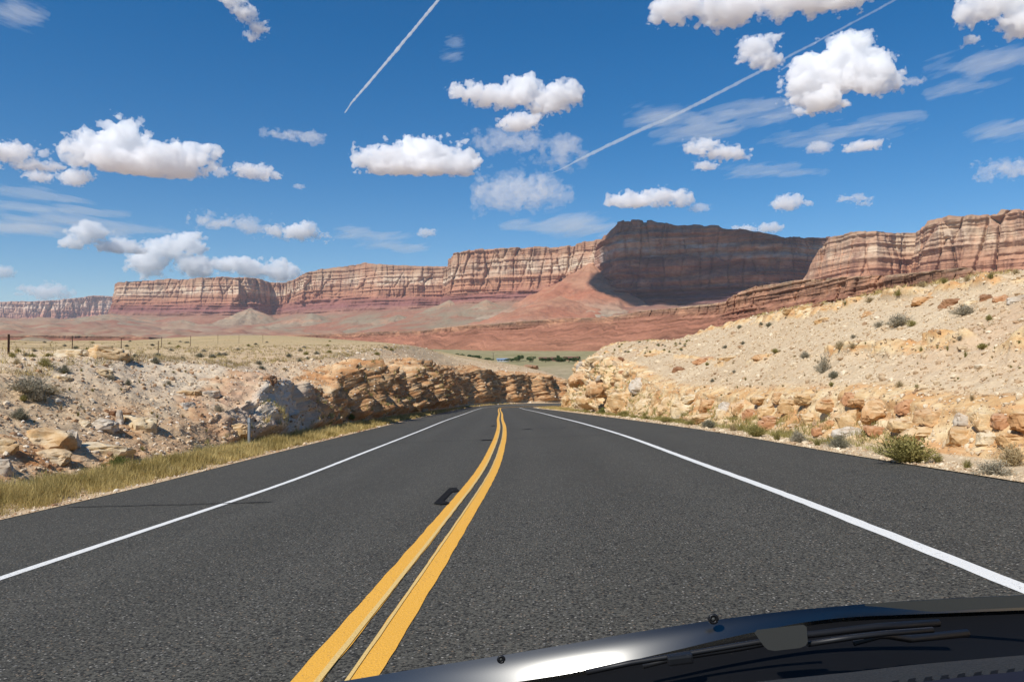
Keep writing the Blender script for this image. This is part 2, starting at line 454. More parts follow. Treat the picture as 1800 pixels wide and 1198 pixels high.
m_right = ground_material("pale_scree",
    [(0.42, 0.30, 0.175), (0.505, 0.38, 0.24), (0.58, 0.455, 0.30), (0.51, 0.345, 0.215), (0.68, 0.56, 0.39), (0.29, 0.195, 0.115)],
    [(0.40, 0.20, 0.085), (0.54, 0.33, 0.15), (0.62, 0.45, 0.25), (0.70, 0.56, 0.36), (0.52, 0.25, 0.10), (0.24, 0.11, 0.045), (0.66, 0.58, 0.44)],
    (0.40, 0.34, 0.16))

# ---- left side
stL = stations(S0 - 9, CS[-1] - 2, 0.055, 0.0032)
xs, ys, *_ = road_at(stL)
nL = len(stL)
def lin(Yk, v): return np.interp(stL - S0, Yk, v)
TOE_L = lin([0, 25, 40, 60, 150, 185, 260], [1.9, 2.0, 2.0, 2.0, 2.6, 2.4, 2.2])
FACE = [(-260, 812), (0, 806), (60, 797), (130, 795), (200, 785), (250, 772), (300, 758), (350, 744), (400, 728), (428, 715), (440, 698), (455, 676), (475, 664), (510, 672), (545, 690),
        (558, 704), (572, 690), (588, 657), (615, 647), (650, 648), (684, 656), (697, 671), (708, 655), (720, 640), (740, 645), (770, 650),
        (793, 657), (822, 656), (838, 650), (860, 650), (880, 660), (915, 657), (960, 661), (985, 667), (1010, 680), (1100, 700)]
MIDL = [(-260, 668), (0, 655), (60, 646), (100, 638), (200, 628), (260, 632), (330, 640), (400, 640), (450, 640), (520, 634), (560, 628), (600, 622), (640, 616), (690, 608), (720, 607),
        (753, 613), (782, 625), (800, 633), (822, 642), (838, 640), (860, 641), (900, 646), (940, 650), (971, 656), (995, 671), (1100, 690)]
PLAIN1 = [(-260, 624), (0, 619), (130, 613), (280, 612), (420, 609), (560, 606), (640, 604), (700, 604), (740, 610), (780, 623), (803, 627), (842, 631), (873, 636), (910, 641), (971, 655), (1000, 672), (1100, 690)]
PLAIN2 = [(-260, 604), (0, 600), (130, 598), (230, 598.5), (290, 593), (340, 590), (420, 588), (500, 589), (560, 593), (640, 599), (700, 603), (740, 612), (780, 626), (842, 634), (910, 645), (971, 660), (1000, 676), (1100, 690)]
FO = TOE_L + lin([0, 22, 30, 60, 110, 150, 190], [0.9, 0.9, 0.7, 0.9, 1.6, 2.0, 2.0])
MO = FO + lin([0, 30, 60, 110, 150, 190], [4.0, 4.6, 5.5, 7, 8, 9])
P1 = MO + lin([0, 40, 100, 150, 190], [16, 22, 26, 24, 22])
P2 = P1 + lin([0, 40, 100, 150, 190], [60, 90, 120, 110, 70])
railsL = [(0 * stL - 0.06, 0.012), (0 * stL + 0.35, -0.02), (TOE_L, 0.10), (FO, FACE), (MO, MIDL), (P1, PLAIN1), (P2, PLAIN2), (P2 + 60, -9.0)]
def cliffness(st):           # how much of the face at each station is bare rock
    d = st - S0
    return np.interp(d, [0, 20, 25.5, 27, 60, 400], [0.25, 0.35, 0.35, 1.0, 1.0, 1.0])
def rough_left(G, N, RV, st, P):
    X, Y, Z = G[..., 0], G[..., 1], G[..., 2]
    dist = np.hypot(X, np.maximum(Y, 0)) + 2
    cl = cliffness(st)[:, None]
    nz = np.clip(N[..., 2], 0, 1)
    face = smooth01(2.0, 2.15, RV)[None] * (1 - smooth01(3.05, 3.5, RV))[None]
    steep = 1 - smooth01(0.35, 0.80, nz)
    wf = np.clip(face * cl * (0.35 + 0.65 * steep), 0, 1)
    slope = smooth01(1.6, 2.4, RV)[None] * (1 - smooth01(5, 6, RV))[None]
    sc = np.clip(dist / 45, 0.55, 2.0)
    f1, f2, cid = voronoi(X * 0.5, Y * 0.5, Z * 0.6 + 3, 5)
    g1, g2, gid = voronoi(X * 1.5, Y * 1.5, Z * 1.5, 15)
    fl = ridged(X * 0.35, Y * 0.35, Z * 0.06, 3, 71)            # upright fluting
    led = fbm(X * 0.05, Y * 0.05, Z * 1.5, 3, 91)               # bedding
    d_face = sc * (0.50 * (cid - 0.5) - 0.30 * np.exp(-((f2 - f1) / 0.12) ** 2) + 0.22 * (gid - 0.5) - 0.10 * np.exp(-((g2 - g1) / 0.15) ** 2) + 0.55 * fl + 0.12 * led)
    sp = st - S0
    ph = sp / 7.5 + 0.75 * fbm(sp / 16, 0 * sp, 0 * sp, 3, 61); fr = ph - np.floor(ph)
    saw = np.where(fr < 0.22, fr / 0.22, 1 - (fr - 0.22) / 0.78)          # steps in towards the road facing us, then falls back
    ampl = 1.5 + 1.0 * (_hash(np.floor(ph), 0 * ph, 0 * ph, 3))
    big = ((saw - 0.5) * ampl * smooth01(30, 48, sp) * (1 - 0.45 * smooth01(130, 160, sp)))[:, None] * (1 + 0.35 * fbm(X * 0 + sp[:, None] * .1, 0 * Y, Z * 0.8, 3, 63))
    ph2 = sp / 2.6 + 0.6 * fbm(sp / 4, 0 * sp, 0 * sp, 2, 67); fr2 = ph2 - np.floor(ph2)
    saw2 = np.where(fr2 < 0.25, fr2 / 0.25, 1 - (fr2 - 0.25) / 0.75) - 0.5
    step = smooth01(25.4, 26.4, sp) * (1 - smooth01(28.5, 33, sp)) * 0.45
    k1, k2_, kid = voronoi(X * 3.6, Y * 3.6, Z * 3.0, 25)
    d_face = d_face * 0.75 + sc * (0.16 * (kid - .5) - 0.07 * np.exp(-((k2_ - k1) / 0.13) ** 2)) + 0.30 * ridged(sp[:, None] * 0.28 + 0 * X, 0 * Y, Z * 0.12, 4, 79) * smooth01(34, 48, sp)[:, None] * np.clip(dist / 60, .8, 1.8) + big * np.clip(dist / 60, .6, 1.7) + (saw2 * 0.45 * smooth01(26, 40, sp))[:, None] * np.clip(dist / 60, .8, 1.8) + step[:, None] * (1 + 0.75 * ridged(sp * 0.55, 0 * sp, 0 * sp, 3, 77)[:, None] + 0.6 * ridged(X * 1.1, Y * 1.1, Z * 0.35, 3, 78) + 0.5 * (gid - .5))
    d_slope = 0.10 * fbm(X * 0.5, Y * 0.5, Z * 0.5, 4, 7) + 0.06 * fbm(X * 2.6, Y * 2.6, Z * 2.6, 3, 27)
    gullies = 0.16 * ridged(X * 0.22 + Z * .1, Y * 0.30, 0 * X, 3, 44) * smooth01(2.9, 3.5, RV)[None] * (1 - smooth01(4.2, 5.0, RV))[None]
    flat = smooth01(4.0, 5.5, RV)[None]
    V = G + N * (wf * d_face + slope * d_slope * (1 - 0.7 * wf) * (1 + flat * 1.5) + gullies)[..., None]
    # no rock hangs over the asphalt
    outw = np.stack([V[..., 0] - P[0][:, None, 0], V[..., 1] - P[0][:, None, 1]], -1)
    rock = np.clip(wf * 1.3 + 0.55 * face * cl, 0, 1)
    patch = np.clip(0.5 + 1.6 * fbm(X * 0.25, Y * 0.25, Z * 0.6, 4, 33), 0, 1)
    rock = np.clip(rock + 0.25 * slope * (1 - flat) * smooth01(0.85, 1.0, patch), 0, 1)
    px, py, _ = project(V)
    tone = smooth01(26, 34, dist) * (1 - smooth01(40, 55, dist)) * smooth01(2.9, 3.2, RV)[None] * (1 - smooth01(3.9, 4.3, RV))[None] * 0.4
    grassy = np.clip(flat * 1.0, 0, 1)
    pale = smooth01(24, 27, st - S0) * (1 - smooth01(34, 40, st - S0)); pale = (pale[:, None] * wf)
    return V, dict(rock=rock, tone=tone, grassy=grassy, pale=pale)
left_ob, VL = build_side("hill", -1, stL, railsL, [3, 14, 70, 62, 46, 30, 10], rough_left, m_left, None)
tag(left_ob, "stony left bank with a cut rock face and dry plain above", kind='structure')

# ---- right side
stR = stations(S0 - 9, float(np.interp(165, CY[:1360], CS[:1360])), 0.05, 0.0030)
# the cut follows the straight line of the road; the bend swings away behind the outcrop
def lin(Yk, v): return np.interp(stR - S0, Yk, v)
TOE_R = lin([0, 20, 60, 90, 120, 140, 160], [0.9, 1.0, 1.2, 2.0, 3.6, 5.2, 8.0])
FACER = [(930, 712), (980, 708), (986, 700), (990, 676), (1000, 658), (1016, 646), (1040, 640), (1080, 640), (1110, 650), (1140, 668), (1165, 684), (1200, 691), (1260, 696), (1310, 698), (1380, 697), (1440, 700), (1500, 697), (1560, 702), (1600, 708), (1660, 722), (1740, 728), (1800, 722), (2060, 760)]
MIDR = [(930, 708), (985, 690), (994, 662), (1012, 642), (1036, 627), (1058, 615), (1090, 607), (1150, 606), (1200, 612), (1260, 618), (1320, 612), (1400, 596), (1500, 584), (1600, 575), (1700, 566), (1800, 556), (2060, 540)]
CRESTR = [(930, 706), (990, 664), (1015, 640), (1040, 624), (1062, 610), (1090, 601), (1150, 597), (1205, 600), (1250, 584), (1290, 568), (1330, 555), (1370, 545), (1430, 534), (1480, 528), (1560, 511), (1620, 501), (1700, 487), (1800, 471), (2060, 430)]
FRO = TOE_R + lin([0, 20, 60, 90, 140], [0.55, 0.6, 0.9, 1.8, 2.6])
CRO = lin([0, 22, 37, 65, 100, 140, 160], [8.3, 8.4, 9.8, 13, 14.5, 13.5, 14.0])
MRO = FRO + (CRO - FRO) * 0.5
railsR = [(0 * stR - 0.06, 0.010), (0 * stR + 0.45, 0.01), (TOE_R, 0.05), (FRO, FACER), (MRO, MIDR), (CRO, CRESTR), (CRO + 14, -0.8), (CRO + 70, -6.0)]
def rough_right(G, N, RV, st, P):
    X, Y, Z = G[..., 0], G[..., 1], G[..., 2]
    d = st - S0
    far = smooth01(40, 62, d)[:, None]
    face = smooth01(2.0, 2.12, RV)[None] * (1 - smooth01(3.0, 3.35 + 0 * RV, RV))[None]
    up = smooth01(3.0, 3.5, RV)[None] * (1 - smooth01(4.0, 5.0, RV))[None]
    wf = np.clip(face * (0.45 + 0.55 * far), 0, 1)
    f1, f2, cid = voronoi(X * 0.42, Y * 0.42, Z * 0.8 + 3, 105)
    g1, g2, gid = voronoi(X * 1.3, Y * 1.3, Z * 2.2, 115)
    fl = ridged(X * 0.3, Y * 0.3, Z * 0.1, 3, 171); led = fbm(X * 0.04, Y * 0.04, Z * 1.3, 3, 191)
    sc = 0.35 + 0.95 * far
    d_face = sc * (0.55 * (cid - 0.5) - 0.30 * np.exp(-((f2 - f1) / 0.10) ** 2) + 0.24 * (gid - 0.5) - 0.10 * np.exp(-((g2 - g1) / 0.13) ** 2) + 0.45 * fl + 0.40 * led)
    d_face = d_face - 0.24 * (1 - far) * smooth01(2.1, 2.4, RV)[None] * (1 - smooth01(2.8, 3.1, RV))[None]
    slope = smooth01(1.8, 2.5, RV)[None] + 0 * X
    d_slope = 0.07 * fbm(X * 0.45, Y * 0.45, Z * 0.45, 4, 107) + 0.045 * fbm(X * 3, Y * 3, Z * 3, 3, 127)
    rills = 0.05 * ridged((X - 0.4 * Y) * 0.5, (X + Y) * 0.10, 0 * X, 3, 144) * up
    patch = fbm(X * 0.16, Y * 0.16, Z * 0.9, 4, 133)
    band = np.exp(-((RV - 3.62) / 0.10) ** 2)[None] * smooth01(0.05, 0.25, patch) + np.exp(-((RV - 4.72) / 0.10) ** 2)[None] * smooth01(-0.1, 0.15, patch)
    ledge = band * (0.35 * gid + 0.25 * cid)
    V = G + N * (wf * d_face + slope * d_slope + rills + ledge * 0.8)[..., None]
    rock = np.clip(1.1 * face * (0.55 + 0.45 * far) + 0.9 * band + 0.35 * far * up * smooth01(0.15, 0.4, patch), 0, 1)
    tone = np.clip(smooth01(-0.15, 0.5, fbm(X * 0.07, Y * 0.07, Z * 0.05, 3, 151)) * up, 0, 1) * 0.55
    grassy = smooth01(4.75, 5.3, RV)[None] * 0.7 + 0 * X
    pale = 0.5 * far * smooth01(0.0, 0.35, fbm(X * 0.2, Y * 0.2, Z * 0.5, 3, 161)) * face
    return V, dict(rock=rock, tone=tone, grassy=grassy, pale=pale)
right_ob, VR = build_side("hill", 1, stR, railsR, [3, 10, 60, 60, 60, 24, 10], rough_right, m_right, None)
tag(right_ob, "pale scree hillside above the rock ledge on the right", kind='structure')

# straight beyond the bend the right bank must not bury the road: its far stations stop short
# ------------------------------------------------------------------ wide ground, out to the foot of the cliffs
m_plain, nt = new_mat("desert_plain")
p = nt.pos()
a = nt.noise(p, 0.004, 6, 0.6); b = nt.noise(p, 0.03, 5, 0.65); c = nt.noise(p, 0.0013, 4, 0.6, 0.6)
far = nt.attr('far')
near_c = nt.ramp(b, [(0.3, (0.22, 0.20, 0.095)), (0.5, (0.27, 0.235, 0.12)), (0.7, (0.36, 0.28, 0.17))])
wash_c = nt.ramp(nt.noise(p, 0.35, 5, 0.7), [(0.3, (0.20, 0.15, 0.10)), (0.5, (0.36, 0.28, 0.19)), (0.7, (0.46, 0.37, 0.26))])
bad = nt.ramp(c, [(0.28, (0.29, 0.185, 0.115)), (0.42, (0.25, 0.205, 0.13)), (0.5, (0.30, 0.135, 0.08)), (0.6, (0.29, 0.19, 0.125)), (0.72, (0.21, 0.135, 0.115))])
bad = nt.mix(nt.ramp(a, [(0.42, 0.0), (0.6, 0.75)]), bad, (0.35, 0.255, 0.165))
bad = nt.mix(nt.ramp(nt.noise(nt.scale(p, (1, 1, 9)), 0.006, 4, 0.6), [(0.52, 0.0), (0.62, 0.7)]), bad, (0.29, 0.13, 0.085))
col = nt.mix(nt.ramp(far, [(0.25, 0.0), (0.5, 1.0)]), near_c, bad)
col = nt.mix(nt.attr('wash'), col, wash_c)
col = nt.mix(0.5, col, nt.mix(nt.noise(p, 0.12, 5, 0.75), (0.3, 0.3, 0.3), (0.75, 0.75, 0.75)), 'OVERLAY')
surf(nt, col, 0.95, spec=0.05)
GD = np.array([60, 150, 195, 235, 330, 420, 600, 800, 1000, 1500, 2200, 3000, 4200, 6000, 9000, 9500.])
GYP = [None, None, None, None, 641, 636, 624.5, 617.5, 613, 606, 597, 585, 572, 574, 585, 588]
GZ = np.array([-16, -15, -13.5, -11.5] + [float(at_dist(900, y, D)[2]) for y, D in zip(GYP[4:], GD[4:])])
az = np.radians(np.linspace(-62, 62, 700)); rr = np.geomspace(70, 9400, 420)
A, R = np.meshgrid(az, rr, indexing='ij')
X = R * np.sin(A - YAW); Y = R * np.cos(A - YAW)
Z = np.interp(R, GD, GZ)
mz = smooth01(1000, 1700, R)
Z = Z + mz * (34 * ridged(X / 300, Y / 300, 0 * X, 5, 201) + 12 * fbm(X / 120, Y / 120, 0 * X, 4, 211) - 22)
Z = Z + 0.35 * fbm(X / 12, Y / 12, 0 * X, 4, 221) * smooth01(150, 260, R) + 1.2 * fbm(X / 60, Y / 60, 0 * X, 3, 231) * smooth01(330, 500, R) * (1 - mz)
me = mesh_np("terrain", np.stack([X, Y, Z], -1).reshape(-1, 3), grid_faces(len(az), len(rr))[:, ::-1], True,
             dict(far=smooth01(700, 1500, R), wash=1 - smooth01(240, 360, R)))
terr = link("terrain", me, m_plain); terr['kind'] = 'structure'
# ------------------------------------------------------------------ cliffs
def strata_material(name, stops, talus, streak=(0.16, 0.07, 0.05), band_scale=0.05, patina=0.65, lf=1.0, bandk=0.38):
    m, nt = new_mat(name); p = nt.pos(); t = nt.attr('t')
    wob = nt.noise(p, 0.004 * lf, 4, 0.6); wob2 = nt.noise(nt.scale(p, (1, 1, 3)), 0.02 * lf, 5, 0.6)
    tt = nt.math('ADD', t, nt.math('ADD', nt.math('MULTIPLY_ADD', wob, 0.30, -0.15), nt.math('MULTIPLY_ADD', wob2, 0.22, -0.11)))
    tn = nt.math('DIVIDE', tt, 3.0)
    col = nt.ramp(tn, [(a / 3.0, c) for a, c in stops])
    pat = nt.noise(nt.scale(p, (1, 1, 1.6)), 0.011 * lf, 6, 0.68, 0.4)
    col = nt.mix(nt.math('MULTIPLY', nt.ramp(pat, [(0.44, 0.0), (0.60, 0.8)]), nt.ramp(tn, [(0.30, 1.0), (0.40, 0.0)])), col, (0.40, 0.21, 0.125))
    wv = nt.n('ShaderNodeCombineXYZ', {2: nt.math('MULTIPLY_ADD', nt.noise(p, 0.0035 * lf, 4, 0.6), 150.0 / lf, -75.0 / lf)}).outputs[0]
    bands = nt.noise(nt.scale(nt.vmath('ADD', p, wv), (0.0035 * lf, 0.0035 * lf, band_scale)), 1.0, 5, 0.7)
    col = nt.mix(bandk, col, nt.ramp(bands, [(0.30, 0.18), (0.5, 0.5), (0.7, 0.80)]), 'OVERLAY')
    ver = nt.noise(nt.scale(p, (0.032 * lf, 0.032 * lf, 0.004 * lf)), 1.0, 5, 0.65)
    cliffm = nt.ramp(tt, [(0.03, 0.3), (0.10, 1.0), (0.95, 1.0), (1.0, 0.4)])
    col = nt.mix(nt.math('MULTIPLY', nt.math('MULTIPLY', nt.ramp(ver, [(0.52, 0.0), (0.66, 1.0)]), patina), cliffm), col, streak)
    tal = nt.ramp(nt.noise(p, 0.0032 * lf, 5, 0.6, 0.5), [(0.30, talus[0]), (0.45, talus[1]), (0.55, talus[2]), (0.70, talus[3])])
    col = nt.mix(nt.ramp(nt.math('DIVIDE', tt, 3.0), [(0.655, 0.0), (0.72, 1.0)]), col, tal)
    col = nt.mix(0.5, col, nt.mix(nt.noise(p, 0.06 * lf, 5, 0.75), (0.25, 0.25, 0.25), (0.8, 0.8, 0.8)), 'OVERLAY')
    surf(nt, col, 0.95, nt.bump(nt.noise(p, 0.08 * lf, 5, 0.7), 0.6, 6.0 / lf), spec=0.05)
    return m

def mesa(name, ctrl, mat, seed, step=1.0, flute=1.0, out1=0.16, out2=0.75, apron=1100, rows=(14, 90, 46, 60), back=900, gul=1.0, hor=1.0, label=None, lf=1.0):
    """ctrl: list of (x, distance, y of rim, y of cliff foot, y of banded foot, y of apron foot) along the rim"""
    C = np.array(ctrl, float)
    # arc length in apparent size
    d = np.concatenate([[0], np.cumsum(np.hypot(np.diff(C[:, 0]), np.diff(C[:, 1]) * F / C[:-1, 1]))])
    u = np.arange(0, d[-1], step)
    x, D, y0, y1, y2, y3 = (np.interp(u, d, C[:, k]) for k in range(6))
    ker = np.hanning(7)[1:-1]; ker /= ker.sum()
    D = np.convolve(np.pad(D, 2, mode='edge'), ker, 'valid')
    rim = at_dist(x, y0, D)
    # plan normal pointing away from the viewer side
    tx = np.gradient(rim[:, 0]); ty = np.gradient(rim[:, 1])
    k2 = np.hanning(61); k2 /= k2.sum()
    tx = np.convolve(np.pad(tx, 30, mode='edge'), k2, 'valid'); ty = np.convolve(np.pad(ty, 30, mode='edge'), k2, 'valid')
    L = np.hypot(tx, ty); ox, oy = ty / L, -tx / L                      # outward (towards us)
    rl = np.hypot(rim[:, 0], rim[:, 1]); ox = 0.3 * ox - 0.7 * rim[:, 0] / rl; oy = 0.3 * oy - 0.7 * rim[:, 1] / rl
    L = np.hypot(ox, oy); ox, oy = ox / L, oy / L
    up_px = 1.0 / F
    h1 = (y1 - y0) / F * D; h2 = (y2 - y1) / F * D
    def pt(off, y):
        X = rim[:, 0] + ox * off; Y = rim[:, 1] + oy * off
        # keep the surveyed elevation angle for the distance it now has
        dist = np.hypot(X, Y); az = np.arctan2(X, Y) + YAW
        z = EYE[2] + (630 - y) / F * dist * np.cos(az)
        return np.stack([X, Y, z], -1)
    o1 = out1 * h1; o2 = o1 + out2 * h2; o3 = o2 + apron
    rb = pt(-back + 0 * x, y0); rb[:, 2] = rim[:, 2] - 25 - 0.05 * back
    r1, r2, r3 = pt(o1, y1), pt(o2, y2), pt(o3, y3)
    r3[:, 2] -= 12 + 40 * (lf > 1)
    keys = [rb, rim, r1, r2, r3]; G = []; T = []
    for k, m in enumerate(rows):
        t = np.linspace(0, 1, m, endpoint=(k == 3))
        if k == 3: tt = t ** 1.0; hcurve = 1 - (1 - t) ** 1.7
        else: tt = t; hcurve = t
        g = keys[k][:, None] * (1 - tt)[None, :, None] + keys[k + 1][:, None] * tt[None, :, None]
        g[..., 2] = keys[k][:, None, 2] * (1 - hcurve)[None] + keys[k + 1][:, None, 2] * hcurve[None]
        G.append(g); T += [k - 1 + q for q in t]
    G = np.concatenate(G, 1); T = np.array(T)[None] + 0 * x[:, None]
    X, Y, Z = G[..., 0], G[..., 1], G[..., 2]
    hh = h1[:, None]
    s = 1.0 / lf
    wl = np.clip(hh / 6, 6 * s, 60)
    cliff = smooth01(-0.03, 0.03, T) * (1 - smooth01(0.97, 1.25, T)); band = smooth01(0.9, 1.1, T) * (1 - smooth01(1.9, 2.2, T)); tal = smooth01(1.8, 2.3, T) * (1 - smooth01(2.85, 3, T))
    big = ridged(X / (210 * s), Y / (210 * s), Z / (900 * s), 3, seed)
    med = ridged(X / (70 * s), Y / (70 * s), Z / (400 * s), 3, seed + 7)
    sml = ridged(X / (24 * s), Y / (24 * s), Z / (120 * s), 2, seed + 9)
    led = fbm(X / (500 * s), Y / (500 * s), Z / (13 * s), 4, seed + 13)
    f1, f2, cid = voronoi(X / (46 * s), Y / (46 * s), Z / (150 * s), seed + 3)
    mod = 0.45 + 0.9 * smooth01(-0.35, 0.45, fbm(X / (380 * s), Y / (380 * s), Z / (300 * s), 3, seed + 51))
    disp = cliff * mod * flute * hh * (0.24 * (big - 0.2) + 0.10 * (med - 0.3) + 0.06 * (sml - .3) + 0.10 * (cid - .5) - 0.07 * np.exp(-((f2 - f1) / 0.08) ** 2)) + (cliff * 0.065 + band * 0.08) * hor * hh * led + band * flute * hh * (0.24 * (big - .2) + 0.08 * med)
    disp = disp * smooth01(-0.2, 0.06, T)
    disp += tal * gul * hh * (0.30 * (ridged(X / (230 * s), Y / (230 * s), 0 * Z, 4, seed + 21) - 0.4))
    V = G.copy(); V[..., 0] += ox[:, None] * disp; V[..., 1] += oy[:, None] * disp
    V[..., 2] += tal * gul * hh * 0.10 * (ridged(X / (180 * s), Y / (180 * s), 0 * Z, 4, seed + 23) - 0.35)
    V[..., 2] += (1 - smooth01(-0.1, 0.1, np.abs(T) - 0.02)) * hh * (0.035 * fbm(X / (40 * s), Y / (40 * s), 0 * Z, 4, seed + 31) + 0.05 * (cid - .5))
    me = mesh_np(name, V.reshape(-1, 3), grid_faces(len(u), V.shape[1])[:, ::-1], True, dict(t=np.clip(T, -0.2, 3)))
    o = link(name, me, mat); tag(o, label, kind='structure'); return o

TAL = [(0.31, 0.195, 0.125), (0.26, 0.205, 0.135), (0.31, 0.14, 0.085), (0.33, 0.21, 0.14)]
m_far = strata_material("far_cliff_rock", [(0, (0.34, 0.22, 0.16)), (0.12, (0.44, 0.30, 0.22)), (0.35, (0.58, 0.46, 0.35)), (0.62, (0.52, 0.34, 0.24)), (0.85, (0.42, 0.20, 0.13)), (1.1, (0.36, 0.15, 0.11)), (1.5, (0.30, 0.13, 0.11)), (2.0, (0.33, 0.17, 0.14))], TAL)
m_mesa = strata_material("cliff_rock", [(0, (0.30, 0.18, 0.11)), (0.16, (0.42, 0.27, 0.17)), (0.34, (0.52, 0.38, 0.26)), (0.56, (0.60, 0.47, 0.34)), (0.68, (0.43, 0.25, 0.155)), (0.88, (0.37, 0.175, 0.105)), (1.15, (0.28, 0.12, 0.085)), (1.6, (0.23, 0.10, 0.085)), (2.0, (0.29, 0.15, 0.10))], TAL)
m_near = strata_material("near_cliff_rock", [(0, (0.36, 0.23, 0.145)), (0.12, (0.47, 0.33, 0.22)), (0.38, (0.56, 0.42, 0.29)), (0.56, (0.48, 0.31, 0.20)), (0.74, (0.43, 0.23, 0.14)), (1.0, (0.38, 0.185, 0.115)), (1.5, (0.33, 0.16, 0.10)), (2.0, (0.34, 0.17, 0.11))], TAL)
m_shade = strata_material("shade_darkened_butte_rock", [(0, (0.19, 0.105, 0.075)), (0.20, (0.23, 0.14, 0.10)), (0.27, (0.40, 0.32, 0.26)), (0.46, (0.36, 0.28, 0.23)), (0.53, (0.21, 0.105, 0.075)), (0.95, (0.18, 0.08, 0.065)), (1.3, (0.14, 0.06, 0.06)), (2.0, (0.19, 0.10, 0.08))], TAL, patina=0.6, bandk=0.75)  # rock colours lowered to deepen the cloud's shade on the butte

mesa("cliff", [(-120, 8700, 532, 563, 575, 590), (0, 8600, 530, 563, 575, 592), (60, 8500, 529, 562, 575, 592), (130, 8400, 525, 558, 574, 592), (165, 8300, 519, 556, 572, 592), (185, 8300, 520, 556, 570, 592), (215, 8300, 523, 556, 570, 592), (240, 8500, 530, 560, 572, 592)],
     m_far, 301, label="hazy blue cliff farthest away on the left", flute=1.5)
mesa("cliff", [(214, 5600, 503, 535, 555, 585), (203, 4600, 499, 535, 553, 590), (207, 4450, 496, 534, 553, 590), (222, 4400, 495, 534, 554, 591), (290, 4300, 491, 534, 555, 591), (340, 4200, 490, 533, 555, 591), (365, 4150, 487, 533, 555, 591), (420, 4100, 487, 533, 555, 592), (450, 4150, 490, 533, 553, 592), (475, 4230, 496, 533, 553, 592), (500, 4220, 497, 533, 553, 592), (520, 4050, 490, 530, 552, 592), (540, 3850, 480, 528, 552, 592), (560, 3800, 474, 526, 551, 592), (600, 3700, 469, 523, 549, 593), (640, 3600, 463, 521, 548, 593), (680, 3500, 466, 520, 546, 593), (740, 3450, 468, 519, 543, 593), (795, 3400, 468, 518, 541, 593), (830, 3400, 470, 518, 541, 593)],
     m_mesa, 311, label="long banded red and cream cliff left of the centre", flute=1.15)
mesa("cliff", [(795, 3900, 452, 515, 535, 590), (783, 3150, 474, 517, 537, 592), (790, 3100, 466, 517, 537, 592), (800, 3050, 446, 516, 536, 592), (830, 3000, 440, 514, 534, 592), (870, 2950, 437, 512, 532, 592), (930, 2900, 435, 510, 530, 590), (985, 2850, 434, 505, 528, 588), (1012, 2800, 432, 497, 522, 586), (1030, 2750, 424, 488, 520, 585), (1050, 2720, 421, 480, 520, 585), (1075, 2700, 425, 480, 520, 585)],
     m_mesa, 321, label="sunlit cream and red cliff beside the shaded butte", flute=0.9)
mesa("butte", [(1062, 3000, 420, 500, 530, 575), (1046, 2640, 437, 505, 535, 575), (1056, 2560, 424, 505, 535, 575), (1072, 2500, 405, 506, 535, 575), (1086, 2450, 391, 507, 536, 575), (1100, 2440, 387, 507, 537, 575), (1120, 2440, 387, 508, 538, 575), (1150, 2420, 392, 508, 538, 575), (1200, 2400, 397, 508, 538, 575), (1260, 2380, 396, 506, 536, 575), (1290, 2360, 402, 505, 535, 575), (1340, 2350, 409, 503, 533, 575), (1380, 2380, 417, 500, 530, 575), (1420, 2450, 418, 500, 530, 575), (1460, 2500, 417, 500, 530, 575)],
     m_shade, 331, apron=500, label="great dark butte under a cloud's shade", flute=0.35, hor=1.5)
mesa("cliff", [(1404, 2200, 500, 512, 525, 560), (1418, 2180, 482, 508, 522, 560), (1428, 2150, 460, 505, 520, 560), (1444, 2120, 436, 500, 520, 560), (1458, 2080, 417, 496, 520, 560), (1500, 1980, 408, 494, 520, 560), (1540, 1960, 406, 492, 515, 560), (1590, 2040, 409, 490, 515, 560), (1612, 2040, 410, 490, 515, 560), (1620, 1960, 403, 488, 515, 560), (1632, 1900, 388, 486, 512, 560), (1670, 1860, 380, 484, 510, 560), (1690, 1860, 382, 484, 510, 560), (1753, 1820, 377, 482, 510, 560), (1760, 1815, 367, 482, 510, 560), (1800, 1800, 367, 480, 510, 560), (1950, 1760, 366, 478, 510, 560)],
     m_near, 341, apron=120, label="pink and cream cliff on the far right", flute=1.0)

